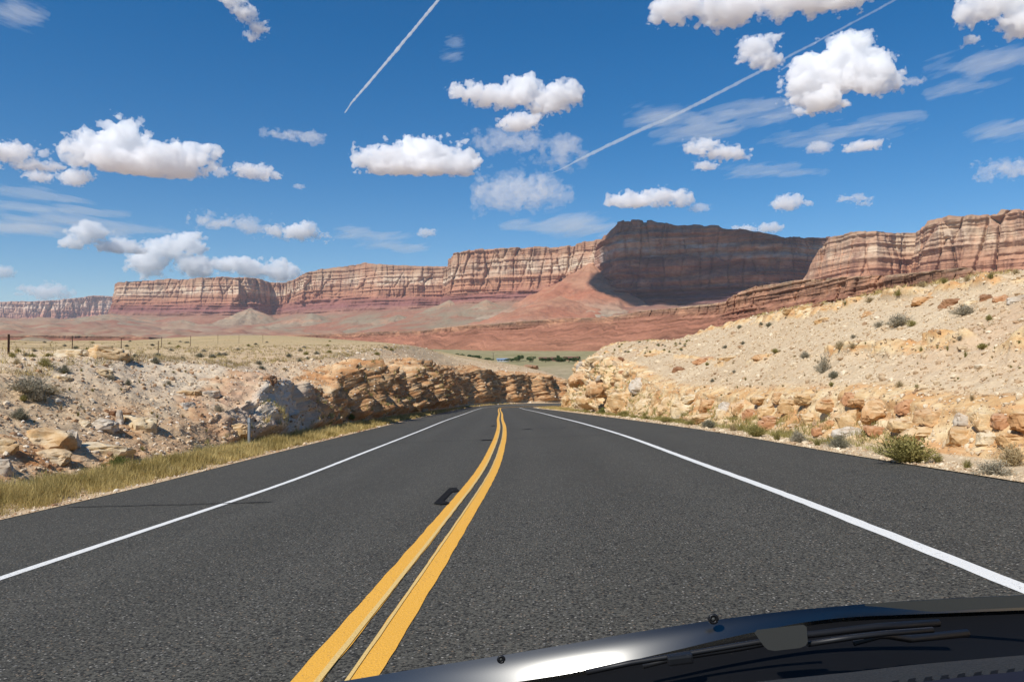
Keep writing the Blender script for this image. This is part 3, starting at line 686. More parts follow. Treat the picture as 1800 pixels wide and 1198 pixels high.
# red bench with a dark cap in front of the cliffs
TALR = [(0.25, 0.115, 0.072), (0.30, 0.14, 0.088), (0.27, 0.122, 0.076), (0.33, 0.165, 0.105)]
m_bench = strata_material("red_bench_rock", [(0, (0.36, 0.25, 0.16)), (0.25, (0.20, 0.115, 0.075)), (0.8, (0.22, 0.11, 0.07)), (1.0, (0.24, 0.11, 0.07)), (1.4, (0.27, 0.12, 0.075)), (2.0, (0.28, 0.13, 0.08))], TALR, band_scale=0.28, patina=0.25, lf=4.0, bandk=0.9)
mesa("ridge", [(a, b, c, d, max(e, g - 7), g) for a, b, c, d, e, g in [(420, 1500, 591, 594, 597, 606), (470, 1450, 590, 595, 599, 607), (520, 1400, 588, 594, 600, 608), (600, 1320, 586, 593, 600, 609), (640, 1250, 584, 591, 599, 610), (690, 1150, 582, 590, 599, 612), (738, 1100, 581, 588, 600, 613), (752, 1040, 580, 586, 600, 614), (765, 1000, 577, 584, 600, 615), (830, 950, 570.5, 580, 598, 615), (870, 920, 569, 577, 597, 615), (900, 900, 566, 575, 596, 615), (950, 870, 562, 571, 594, 615), (1000, 850, 559, 568, 592, 615), (1060, 820, 558, 567, 591, 615), (1100, 800, 552, 563, 590, 614), (1130, 780, 546, 558, 588, 614), (1200, 740, 540, 554, 588, 614), (1250, 720, 534, 550, 588, 614), (1278, 700, 529, 548, 588, 614), (1290, 680, 520, 548, 588, 614), (1300, 660, 514, 548, 586, 614), (1330, 620, 503, 540, 580, 612), (1400, 560, 493, 532, 575, 612), (1500, 480, 486, 522, 570, 612), (1560, 445, 484, 515, 565, 612), (1640, 395, 477, 506, 560, 612), (1690, 372, 470, 500, 560, 612), (1708, 366, 471, 500, 560, 612), (1722, 362, 480, 505, 560, 612), (1740, 360, 491, 512, 560, 612), (1790, 360, 503, 520, 560, 612), (1900, 360, 512, 530, 560, 612)]],
     m_bench, 351, flute=2.2, out1=0.3, out2=1.5, apron=60, rows=(10, 50, 60, 30), back=120, gul=0.5, hor=3.0, lf=4.0, label="low red bench with a dark brown rock cap in front of the cliffs")

mesa("ridge", [(-120, 1550, 591.5, 595, 599, 606), (0, 1520, 590.5, 595, 599, 606), (60, 1500, 589, 594, 599, 606), (140, 1480, 590, 595, 599, 606), (230, 1460, 591, 595, 599, 606), (262, 1450, 592, 595, 599, 606), (300, 1500, 596, 597, 600, 606), (380, 1550, 597, 598, 600, 606), (440, 1600, 595, 597, 600, 606)],
     m_bench, 361, flute=2.0, out1=0.3, out2=1.5, apron=60, rows=(10, 40, 40, 20), back=120, gul=0.5, hor=3.0, lf=4.0, label="dark layered canyon rim low behind the left plain")

# red spur that runs down from the corner of the butte
m_spur = strata_material("red_spur_rock", [(0, (0.38, 0.20, 0.115)), (0.5, (0.34, 0.145, 0.085)), (1.0, (0.37, 0.15, 0.085)), (1.5, (0.34, 0.26, 0.18)), (1.8, (0.29, 0.21, 0.19)), (2.0, (0.36, 0.165, 0.10))],
                        [(0.36, 0.15, 0.085), (0.33, 0.25, 0.18), (0.29, 0.21, 0.19), (0.37, 0.18, 0.11)], patina=0.1)
def spur(name, apex, D, half, foot_y, seed, label, power=1.7, mat=m_spur):
    top = at_dist(apex[0], apex[1], D); zf = float(at_dist(apex[0], foot_y, D - half)[2]) - 12
    th = np.linspace(0, 2 * math.pi, 260); r = np.linspace(0, 1, 110)
    T_, R_ = np.meshgrid(th, r, indexing='ij')
    lob = 1 + 0.25 * fbm(np.cos(T_) * 1.3, np.sin(T_) * 1.3, 0 * T_, 3, seed)
    X = top[0] + half * lob * R_ * np.cos(T_); Y = top[1] + half * lob * R_ * np.sin(T_)
    prof = (1 - R_) ** power
    H = top[2] - zf
    Z = zf + H * prof + H * 0.10 * R_ * (1 - R_) * 4 * (ridged(X / 90, Y / 90, 0 * X, 4, seed + 3) - 0.4) + H * 0.025 * fbm(X / 600, Y / 600, Z_(prof) * 9, 3, seed + 5) * 4 * R_ * (1 - R_)
    me = mesh_np(name, np.stack([X, Y, Z], -1).reshape(-1, 3), grid_faces(len(th), len(r)), True, dict(t=(1 - prof) * 1.9))
    o = link(name, me, mat); tag(o, label, kind='structure')
def Z_(p): return p
spur("spur", (1036, 462), 2560, 560, 575, 401, "red fan shaped spur running down from the corner of the dark butte")
spur("spur", (985, 520), 2350, 480, 588, 411, "low red and grey mound in front of the sunlit cliff", power=1.25)
spur("spur", (1085, 548), 2250, 260, 585, 412, "small grey banded mound at the foot of the red spur", power=1.2)
m_cone = strata_material("tan_mound", [(0, (0.30, 0.235, 0.155)), (1.0, (0.27, 0.21, 0.14)), (2.0, (0.29, 0.19, 0.125))], TAL, patina=0.0)
for k, (x, y, D, hw, fy) in enumerate([(196, 551, 4100, 520, 572), (322, 562, 3800, 260, 578), (440, 541, 3900, 260, 572), (548, 550, 3500, 300, 578), (700, 553, 3150, 300, 580), (790, 527, 3000, 190, 556), (855, 526, 2820, 150, 552), (640, 568, 3100, 300, 586)]):
    spur("mound", (x, y), D, hw, fy, 420 + k, "low smooth tan mound at the foot of the cliffs", power=1.15, mat=m_cone)
# ------------------------------------------------------------------ clouds
def surface_nets(f, iso=0.0):
    """f: 3-D array, positive inside -> vertices (grid units), quads"""
    s = f > iso
    nx, ny, nz = f.shape
    c = [s[i:nx-1+i, j:ny-1+j, k:nz-1+k] for i in (0, 1) for j in (0, 1) for k in (0, 1)]
    cnt = sum(x.astype(np.int8) for x in c)
    act = (cnt > 0) & (cnt < 8)
    idx = np.full(act.shape, -1, np.int64); ai = np.argwhere(act); idx[act] = np.arange(len(ai))
    P = np.zeros((len(ai), 3)); n = np.zeros(len(ai))
    a = ai
    corners = [(i, j, k) for i in (0, 1) for j in (0, 1) for k in (0, 1)]
    for c0 in corners:
        for ax in range(3):
            if c0[ax] == 0:
                c1 = list(c0); c1[ax] = 1
                v0 = f[a[:, 0] + c0[0], a[:, 1] + c0[1], a[:, 2] + c0[2]] - iso
                v1 = f[a[:, 0] + c1[0], a[:, 1] + c1[1], a[:, 2] + c1[2]] - iso
                cr = (v0 > 0) != (v1 > 0)
                t = np.where(cr, v0 / np.where(cr, v0 - v1, 1), 0)
                q = np.tile(np.array(c0, float), (len(a), 1)); q[:, ax] += t
                P += np.where(cr[:, None], q, 0); n += cr
    P = a + P / n[:, None]
    quads = []
    for ax in range(3):
        sl0 = [slice(1, -1)] * 3; sl0[ax] = slice(0, -1); sl1 = [slice(1, -1)] * 3; sl1[ax] = slice(1, None)
        A = s[tuple(sl0)]; B = s[tuple(sl1)]
        cr = A != B; e = np.argwhere(cr); flip = B[cr]
        o = np.array([1, 1, 1]); o[ax] = 0
        e = e + o
        u, v = [(1, 2), (2, 0), (0, 1)][ax]
        du = np.zeros(3, int); du[u] = 1; dv = np.zeros(3, int); dv[v] = 1
        q = np.stack([idx[tuple((e - du - dv).T)], idx[tuple((e - dv).T)], idx[tuple(e.T)], idx[tuple((e - du).T)]], 1)
        q[flip] = q[flip][:, ::-1]
        quads.append(q)
    return P, np.concatenate(quads)

def cloud_mat(name, sigma, aniso=0.0):
    m = bpy.data.materials.new(name); m.use_nodes = True; nt = NT(m.node_tree)
    v = nt.n('ShaderNodeVolumeScatter', {'Color': (1, 1, 1, 1), 'Density': sigma, 'Anisotropy': aniso})
    nt.t.links.new(v.outputs[0], nt.n('ShaderNodeOutputMaterial').inputs['Volume'])
    return m
_cm = {}
CLOUD_N = 0
def cloud(blobs, label, seed, thick=1.0, vox=None, H=1500.0, ragged=1.0, mfp=10.5, base=None, name="cloud", group=None, D=None, depth=0.9, fine=1.0, stretch=1.0, slant=0.0):
    """blobs: (x, y, rx, ry) in the angular units of the survey; built at the distance where its base lies H above us"""
    B = np.array(blobs, float)
    x0, x1 = (B[:, 0] - B[:, 2]).min(), (B[:, 0] + B[:, 2]).max()
    y0, y1 = (B[:, 1] - B[:, 3]).min(), (B[:, 1] + B[:, 3]).max()
    xc, yb = (x0 + x1) / 2, y1
    if D is None: D = H * F / (630 - yb)
    w, h = x1 - x0, y1 - y0
    rmax = (B[:, 2:].mean(1)).max()
    rz = np.sqrt(B[:, 2] * B[:, 3]) * depth
    if vox is None: vox = max(0.9, (w * h * 2.2 * rz.max() / (260000.0 * fine)) ** (1 / 3))
    pad = (0.45 if stretch == 1.0 else 0.6) * rmax * min(ragged, 1.3) + 3 * vox
    gx = np.arange(x0 - pad, x1 + pad, vox); gy = np.arange(y0 - pad, y1 + pad, vox); gz = np.arange(-rz.max() - pad, rz.max() + pad, vox)
    X, Y, Z = np.meshgrid(gx, gy, gz, indexing='ij')
    wx = X + 0.22 * rmax * perlin(X / rmax, Y / rmax, Z / rmax, seed + 1); wy = Y + (0.16 if stretch == 1.0 else 0.05) * rmax * perlin(X / rmax, Y / rmax, Z / rmax, seed + 2)
    f = np.full(X.shape, -9.0)
    rng = random.Random(seed)
    for (bx, by, rx, ry), q in zip(B, rz):
        oz = rng.uniform(-.3, .3) * rmax
        d = np.sqrt(((wx - bx) / rx) ** 2 + ((wy - by) / ry) ** 2 + ((Z - oz) / q) ** 2)
        g = (1 - d) * (min(rx, ry) / rmax if stretch == 1.0 else 0.42)
        f = np.maximum(f, g) + 0.04 * np.exp(-np.abs(f - g) / 0.12)
    s1 = max(rmax * 0.42, 4); s2 = s1 * 0.42
    M = f > -0.75; x, y, z = X[M], Y[M], Z[M]
    if stretch != 1.0: x, y = (x + (y - yb) * 0.0) / stretch, y - slant * (x - xc)
    bil = np.abs(perlin(x / s1, y / s1, z / s1, seed + 5)) * 0.66 + np.abs(perlin(x / s2, y / s2, z / s2, seed + 6)) * 0.34 + np.abs(perlin(x / s2 * 2.3, y / s2 * 2.3, z / s2 * 2.3, seed + 7)) * 0.18 + np.abs(perlin(x / s2 * 5, y / s2 * 5, z / s2 * 5, seed + 9)) * 0.10
    fl = fbm(x / (s1 * 1.5), y / (s1 * 1.1), z / (s1 * 1.5), 5, seed + 8, gain=0.6)
    g = f[M] + (0.50 if stretch == 1.0 else 0.25) * (bil - 0.42) + ragged * (0.20 if stretch == 1.0 else 0.16) * fl
    if base is not None: g = g - 0.9 * smooth01(base - 0.05 * h, base + 0.22 * h, y + 0.1 * rmax * fl)
    f[M] = g
    for ax_i, nn in enumerate(f.shape):                        # dissolve before the edge of the working volume
        e = np.minimum(np.arange(nn), nn - 1 - np.arange(nn)) / (0.12 * nn); e = np.clip(1 - e, 0, 1)
        f = f - 0.6 * e.reshape([-1 if q == ax_i else 1 for q in range(3)])
    f[0] = f[-1] = -1; f[:, 0] = f[:, -1] = -1; f[:, :, 0] = f[:, :, -1] = -1
    P, Q = surface_nets(f)
    if len(P) == 0: return
    px = gx[0] + P[:, 0] * vox; py = gy[0] + P[:, 1] * vox; pz = gz[0] + P[:, 2] * vox
    u = D / F                                              # metres per unit
    c = at_dist(xc, (y0 + y1) / 2, D)
    az = math.atan2(c[0], c[1]); ax = np.array([math.cos(az), -math.sin(az), 0]); ay = np.array([math.sin(az), math.cos(az), 0])
    sec = 1.0 / math.cos(math.atan((xc - 900) / F))        # keep angular width off axis
    V = (px - xc)[:, None] * u * ax / sec ** 0 + pz[:, None] * u * ay + ((y0 + y1) / 2 - py)[:, None] * u * np.array([0, 0, 1.0])
    me = mesh_np(name, V, Q, True)
    sig = round(thick / (mfp * u), 5)
    if sig not in _cm: _cm[sig] = cloud_mat("cloud_vapour", sig)
    o = link(name, me, _cm[sig], loc=tuple(c)); tag(o, label, "cloud", group)
    return o
NW = "white cumulus clouds over the desert"
CL = [
 ([(185, 270, 55, 22), (225, 250, 32, 40), (245, 285, 75, 30), (310, 282, 50, 28), (350, 266, 28, 18), (275, 300, 70, 16)], "large white cloud with a peaked top above the left cliff", dict(base=302)),
 ([(690, 285, 65, 24), (745, 268, 52, 32), (800, 285, 42, 26), (740, 300, 95, 18), (660, 308, 30, 12)], "broad flat based white cloud in mid sky left of the butte", dict(base=306)),
 ([(1440, 130, 60, 42), (1490, 100, 52, 36), (1520, 140, 42, 36), (1440, 170, 50, 22), (1555, 155, 16, 10)], "biggest white cloud on the right, below the old contrail", {}),
 ([(830, 165, 45, 13), (880, 172, 60, 17), (920, 155, 32, 24), (975, 170, 50, 22), (1005, 160, 28, 15), (800, 157, 16, 10), (955, 195, 30, 10)], "wide wing shaped cloud high in the centre", {}),
 ([(912, 217, 38, 16), (930, 206, 22, 10)], "small puffy cloud just under the wing shaped cloud", dict(base=230)),
 ([(900, 248, 66, 15), (858, 243, 38, 8), (1000, 262, 38, 18), (985, 285, 34, 10)], "thin grey veil under the small puffy cloud", dict(thick=.16, ragged=2.2)),
 ([(905, 330, 72, 24), (950, 346, 52, 20), (880, 352, 40, 16)], "broad thin see-through cloud above the sunlit cliff", dict(thick=.17, ragged=2.2)),
 ([(1110, 353, 45, 15), (1160, 346, 50, 13), (1195, 352, 25, 11)], "long low cloud just above the left shoulder of the butte", dict(base=366)),
 ([(1230, 366, 20, 8)], "faint puff at the right end of the long low cloud", dict(thick=.4)),
 ([(1235, 258, 32, 12), (1275, 268, 38, 12), (1300, 276, 18, 8)], "slanting white cloud above two faint streaks", {}),
 ([(1240, 293, 22, 8)], "little puff below the slanting white cloud", {}),
 ([(1330, 80, 32, 19), (1345, 105, 28, 15), (1312, 103, 18, 7), (1362, 70, 10, 8)], "ragged cloud touching the old contrail", {}),
 ([(1200, -4, 60, 22), (1290, 8, 70, 24), (1400, 4, 70, 25), (1460, 10, 60, 26), (1520, 0, 30, 16), (1160, 8, 20, 16)], "long bank of cloud cut off by the top edge of the photo", {}),
 ([(1760, 5, 52, 24), (1805, 40, 45, 26), (1730, 14, 25, 15), (1728, 54, 9, 7)], "cloud in the top right corner of the photo", {}),
 ([(405, 4, 25, 13), (430, 24, 22, 13), (452, 42, 18, 11), (442, 60, 15, 7)], "small broken cloud high up left of the fresh contrail", dict(ragged=1.6)),
 ([(15, 268, 48, 15), (60, 288, 35, 8), (-10, 286, 28, 10)], "cloud cut off by the left edge with a pointed right end", {}),
 ([(67, 311, 20, 9)], "small puff under the pointed left edge cloud", {}),
 ([(132, 313, 22, 13), (148, 306, 14, 8)], "small round cloud just below the left end of the peaked cloud", {}),
 ([(445, 300, 34, 12), (470, 306, 22, 8)], "small flat cloud right of the peaked cloud", {}),
 ([(388, 302, 15, 9)], "tiny puff between the peaked cloud and the small flat cloud", dict(thick=.6)),
 ([(526, 328, 11, 5)], "tiny lone wisp halfway between the peaked and the broad cloud", dict(thick=.5)),
 ([(546, 238, 28, 12), (500, 238, 45, 7)], "faint smooth cloud above the broad flat based cloud", dict(thick=.3, ragged=.8)),
 ([(160, 412, 26, 18), (205, 430, 42, 13), (140, 428, 22, 11)], "lumpy cloud over the far left cliffs", dict(base=440)),
 ([(320, 430, 38, 16), (335, 412, 14, 8), (265, 460, 35, 20), (290, 440, 40, 14), (270, 480, 20, 9)], "towering lumpy cloud rising behind the left cliff", {}),
 ([(350, 470, 35, 18), (420, 468, 60, 15), (470, 475, 30, 13), (488, 458, 10, 8)], "long cloud lying along the rim of the left cliff", {}),
 ([(502, 480, 27, 17)], "round cloud in the notch of the left cliff", {}),
 ([(400, 390, 60, 9), (385, 381, 20, 8), (450, 398, 40, 7)], "stretched pale cloud above the left cliff", dict(thick=.35)),
 ([(525, 407, 34, 14), (542, 395, 12, 8), (490, 410, 18, 8), (567, 417, 14, 7)], "bright knobbly cloud at the end of the stretched pale cloud", {}),
 ([(750, 409, 19, 8)], "small lone puff left of the sunlit cliff", dict(thick=.7)),
 ([(80, 512, 38, 10), (83, 502, 14, 7)], "hazy low cloud beside the farthest blue cliff", dict(thick=.7)),
 ([(1382, 358, 26, 13), (1395, 350, 14, 8)], "small puffy cloud above the right end of the butte", {}),
 ([(1422, 357, 8, 5)], "tiny puff right of the small puffy cloud", {}),
 ([(1500, 350, 28, 5), (1515, 358, 15, 5)], "thin dash of cloud above the right cliff", dict(thick=.6)),
 ([(1440, 258, 22, 11)], "soft puff beside the lens shaped cloud", dict(thick=.6)),
 ([(1522, 258, 36, 8), (1518, 253, 18, 7)], "lens shaped cloud with a flat base on the right", dict(base=264)),
 ([(1310, 400, 22, 7), (1352, 402, 24, 8)], "low cloud peeping over the top of the dark butte", {}),
 ([(5, 478, 18, 10)], "small cloud at the left edge low over the far cliffs", dict(thick=.7)),
 ([(1785, 298, 44, 12), (1750, 292, 22, 6)], "faint cloud at the right edge of the photo", dict(thick=.3, ragged=1.8)),
 ([(1605, 144, 18, 6)], "little wisp right of the biggest white cloud", dict(thick=.5, ragged=1.6)),
]
for k, (bl, lab, kw) in enumerate(CL):
    cloud(bl, lab, 1000 + 17 * k, **{**dict(fine=4.0 if k in (0, 1, 2, 3, 7, 11, 12, 13, 22, 23, 24) else 1.5, ragged=1.25), **kw})
# thin high streaks
ST = [([(60, 345, 70, 6), (140, 366, 60, 5)], "upper slanting streak of thin cloud at the left edge"), ([(40, 372, 70, 5), (130, 386, 80, 6), (220, 392, 60, 7)], "middle slanting streak of thin cloud at the left edge"),
      ([(60, 402, 90, 9), (160, 398, 60, 5)], "lowest pale streak of thin cloud at the left edge"), ([(650, 415, 50, 7), (700, 432, 55, 6), (620, 405, 30, 5)], "thin streaks of cloud above the rim left of the sunlit cliff"),
      ([(1020, 398, 60, 14), (940, 398, 60, 6)], "thin veil of cloud behind the corner of the butte"), ([(1160, 205, 55, 10), (1220, 212, 20, 7)], "thin smear of cloud hanging under the old contrail"),
      ([(1330, 205, 90, 8), (1230, 228, 80, 8)], "long faint streak under the biggest white cloud"), ([(1450, 235, 90, 6), (1540, 218, 60, 4)], "faint streak above the lens shaped cloud"), ([(1745, 115, 70, 9), (1700, 145, 40, 6)], "pale streak below the top right corner cloud"),
      ([(800, 75, 14, 7), (795, 100, 18, 6)], "faint wisp right of the fresh contrail"), ([(30, 22, 34, 12)], "faint wisp in the top left corner"), ([(1340, 300, 60, 6), (1400, 306, 40, 4)], "faint streak left of the lens shaped cloud"), ([(1770, 228, 50, 8)], "faint wisps at the right edge above the far cliff")]
for k, (bl, lab) in enumerate(ST):
    cloud(bl, lab, 3000 + 13 * k, thick=.055, ragged=2.2, H=3200.0, name="cirrus_cloud", mfp=5, depth=2.0, stretch=4.5, slant=0.22 if bl[0][0] < 300 else -0.28, fine=1.5)
def contrail(px, w, thick, label, seed, H=4200.0):
    px = np.array(px, float); d = np.concatenate([[0], np.cumsum(np.hypot(*np.diff(px, axis=0).T))])
    t = np.linspace(0, d[-1], 260); x = np.interp(t, d, px[:, 0]); y = np.interp(t, d, px[:, 1]); ww = np.interp(t, d, w)
    y = y + 1.2 * fbm(t / 40, 0 * t, 0 * t, 3, seed)
    D = H * F / (640 - y); P = at_dist(x, y, D); u = D / F
    r = ww * u * (0.75 + 0.55 * np.abs(fbm(t / 9, 0 * t, 0 * t, 3, seed + 3)))
    c = P.mean(0)
    me = tube_mesh("contrail", P - c, np.maximum(r, 1.0), 12)
    o = link("contrail", me, cloud_mat("contrail_vapour", thick / (5 * u.mean())), loc=tuple(c)); tag(o, label, "contrail")
contrail([(785, -20), (770, 0), (700, 85), (640, 155), (618, 180), (606, 198)], [3.4, 3.1, 2.8, 2.4, 1.9, 1.0], 0.8, "crisp straight white contrail crossing the sky left of the centre", 5)
contrail([(970, 304), (1000, 290), (1040, 270), (1110, 236), (1200, 196), (1290, 150), (1370, 108), (1450, 66), (1560, 8), (1590, -10)], [1.2, 2.0, 3.2, 3.8, 3.6, 3.4, 2.6, 2.2, 2.2, 2.2], 0.34, "old spreading contrail slanting up towards the top right", 6)

# the cloud whose shadow lies on the butte: it hangs towards the sun, above the top of the photo
POLY = [(1068, 400), (1100, 395), (1180, 402), (1260, 402), (1340, 414), (1400, 424), (1060, 430), (1120, 430), (1200, 430), (1280, 430), (1350, 440), (1400, 448), (1062, 462), (1120, 465), (1200, 465), (1280, 465), (1350, 470), (1385, 475), (1085, 495), (1140, 500), (1220, 500), (1300, 500), (1360, 498), (1120, 522), (1180, 530), (1260, 530), (1330, 525), (1150, 545), (1220, 555), (1290, 545)]
Q = at_dist(np.array([a for a, _ in POLY]), np.array([b for _, b in POLY]), 2420.0)
Q = Q + SUN[None] * ((1750 - Q[:, 2]) / SUN[2])[:, None]
lo, hi = Q.min(0) - 130, Q.max(0) + 130
ax_ = [np.arange(lo[k], hi[k], 11.0) for k in range(3)]
Xg, Yg, Zg = np.meshgrid(*ax_, indexing='ij'); f = np.full(Xg.shape, -9.0)
for q in Q: f = np.maximum(f, 1 - np.sqrt((Xg - q[0]) ** 2 + (Yg - q[1]) ** 2 + (Zg - q[2]) ** 2) / 72.0)
f += 0.30 * (np.abs(perlin(Xg / 60, Yg / 60, Zg / 60, 91)) - 0.2) + 0.12 * fbm(Xg / 45, Yg / 45, Zg / 45, 3, 92)
Pn, Qn = surface_nets(f); Vn = Pn * 11.0 + lo; cc = Vn.mean(0)
o = link("cloud", mesh_np("cloud", Vn - cc, Qn, True), cloud_mat("cloud_vapour", 0.09), loc=tuple(cc))
tag(o, "cloud high overhead that casts its shadow on the dark butte", "cloud")
# ------------------------------------------------------------------ things that lie and grow on the ground
bpy.context.view_layer.update()
def ground_hit(x, y, obs=None, far=900.0):
    """where the line of sight at angle (x, y) meets the built ground"""
    d = ray(x, y); best = None
    for o in (obs or (left_ob, right_ob, terr)):
        ok, loc, nor, _ = o.ray_cast(Vector(EYE), Vector(d), distance=far)
        if ok:
            t = (loc - Vector(EYE)).length
            if best is None or t < best[0]: best = (t, np.array(loc), np.array(nor), o)
    return best
def ground_z(X, Y, obs=None):
    best = None
    for o in (obs or (left_ob, right_ob)):
        ok, loc, nor, _ = o.ray_cast(Vector((X, Y, 60)), Vector((0, 0, -1)), distance=120)
        if ok and (best is None or loc.z > best[0]): best = (loc.z, np.array(nor))
    return best

# ---- rocks
_ico = {}
def ico(sub):
    if sub not in _ico:
        bm = bmesh.new(); bmesh.ops.create_icosphere(bm, subdivisions=sub, radius=1.0)
        V = np.array([v.co[:] for v in bm.verts]); Fc = np.array([[v.index for v in f.verts] for f in bm.faces]); bm.free(); _ico[sub] = (V, Fc)
    return _ico[sub]
def rock_shape(seed, dims, sub=4, blocky=0.6, rough=0.06, cuts=9):
    V0, Fc = ico(sub); rs = np.random.RandomState(seed)
    V = V0.copy()
    # squarish start, then flat fracture faces
    e = 1.0 / (1.0 + 2.4 * blocky); V = np.sign(V) * np.abs(V) ** (0.45 + 0.55 * e); V /= np.abs(V).max(0)
    for _ in range(cuts):
        n = rs.normal(size=3); n /= np.linalg.norm(n); o = rs.uniform(0.62, 0.98)
        d = V @ n - o; V = V - np.where(d > 0, d, 0)[:, None] * n * 0.94
    V = V * np.array(dims) / 2
    L = float(np.mean(dims))
    n0 = V / (np.linalg.norm(V, axis=1, keepdims=True) + 1e-9)
    q = V / L
    k = rough * L * (1.1 * fbm(q[:, 0] * 2.2, q[:, 1] * 2.2, q[:, 2] * 3.4, 5, seed) + 0.5 * ridged(q[:, 0] * 5, q[:, 1] * 5, q[:, 2] * 8, 3, seed + 3))
    f1, f2, cid = voronoi(q[:, 0] * 2.6 + seed, q[:, 1] * 2.6, q[:, 2] * 3.8, seed)
    k = k - 0.07 * L * np.exp(-((f2 - f1) / 0.09) ** 2) + 0.05 * L * (cid - .5)
    return V + n0 * k[:, None], Fc

def rock_mat(name, cols, scale=1.0):
    m, nt = new_mat(name); p = nt.obj(); wp = nt.pos()
    n1 = nt.noise(wp, 2.2 * scale, 6, 0.65, 0.3); n2 = nt.noise(nt.scale(wp, (1, 1, 4)), 2.5 * scale, 5, 0.6); n3 = nt.noise(wp, 16 * scale, 4, 0.7)
    c = nt.ramp(n1, [(0.30, cols[0]), (0.46, cols[1]), (0.58, cols[2]), (0.72, cols[3])])
    c = nt.mix(nt.ramp(n2, [(0.5, 0.0), (0.66, 0.6)]), c, cols[4])
    c = nt.mix(0.5, c, nt.mix(n3, (0.30, 0.30, 0.30), (0.74, 0.74, 0.74)), 'OVERLAY')
    up = nt.n('ShaderNodeSeparateXYZ', {0: nt.n('ShaderNodeNewGeometry').outputs['Normal']}).outputs[2]
    dust = nt.math('MULTIPLY', nt.ramp(up, [(0.45, 0.0), (0.9, 0.55)]), nt.ramp(n1, [(0.4, 0.3), (0.6, 1.0)]))
    c = nt.mix(dust, c, cols[5])
    surf(nt, c, 0.92, nt.bump(nt.math('ADD', n3, nt.math('MULTIPLY', n2, 1.5)), 0.7, 0.03), spec=0.12)
    return m
RM = dict(
    orange=rock_mat("orange_sandstone", [(0.30, 0.145, 0.06), (0.47, 0.265, 0.12), (0.55, 0.36, 0.185), (0.62, 0.46, 0.275), (0.46, 0.215, 0.085), (0.63, 0.48, 0.31)]),
    tan=rock_mat("tan_sandstone", [(0.34, 0.19, 0.08), (0.50, 0.32, 0.15), (0.58, 0.41, 0.22), (0.65, 0.50, 0.31), (0.50, 0.28, 0.12), (0.66, 0.53, 0.36)]),
    rust=rock_mat("rust_sandstone", [(0.28, 0.125, 0.055), (0.42, 0.21, 0.10), (0.50, 0.28, 0.145), (0.56, 0.36, 0.21), (0.40, 0.18, 0.08), (0.60, 0.43, 0.28)]),
    grey=rock_mat("grey_limestone", [(0.30, 0.22, 0.15), (0.45, 0.38, 0.29), (0.55, 0.48, 0.39), (0.62, 0.56, 0.47), (0.42, 0.28, 0.16), (0.62, 0.53, 0.41)]),
    cream=rock_mat("cream_limestone", [(0.42, 0.27, 0.13), (0.57, 0.42, 0.24), (0.64, 0.51, 0.33), (0.70, 0.60, 0.43), (0.55, 0.38, 0.18), (0.70, 0.59, 0.43)]),
    brown=rock_mat("brown_sandstone", [(0.16, 0.08, 0.04), (0.26, 0.13, 0.065), (0.34, 0.18, 0.09), (0.42, 0.26, 0.15), (0.22, 0.10, 0.05), (0.42, 0.29, 0.19)]))
def boulder(box, kind, label, seed, group=None, cat="boulder", blocky=0.65, deep=0.9, tilt=0.0, sink=0.12, obs=None, rough=0.06, name="boulder", sub=4, ang=None, mindep=None):
    """box = the angular extent (x0, y0, x1, y1); real size follows from the distance of the ground there"""
    x0, y0, x1, y1 = box
    h = ground_hit((x0 + x1) / 2, y0 * 0.45 + y1 * 0.55, obs)
    if h is None: return None
    t, p, nor, _ = h
    dep = float((p - EYE) @ FW)
    w, hh = (x1 - x0) / F * dep, (y1 - y0) / F * dep
    dims = (w * 1.06, min(w, hh * 2.0) * deep + 0.15 * hh, hh * 1.12)
    V, Fc = rock_shape(seed, dims, sub, blocky, rough)
    me = mesh_np(name, V, Fc, True)
    try: me.set_sharp_from_angle(angle=math.radians(42))
    except Exception: pass
    o = link(name, me, RM[kind])
    az = math.atan2(p[0], p[1])
    back = np.array([math.sin(az), math.cos(az), 0]) * dims[1] * 0.18
    o.location = tuple(p + back + np.array([0, 0, -sink * hh * 0.3]))
    o.rotation_euler = (0, math.radians(tilt), -az + math.radians(ang if ang is not None else random.Random(seed).uniform(-16, 16)))
    tag(o, label, cat, group); return o

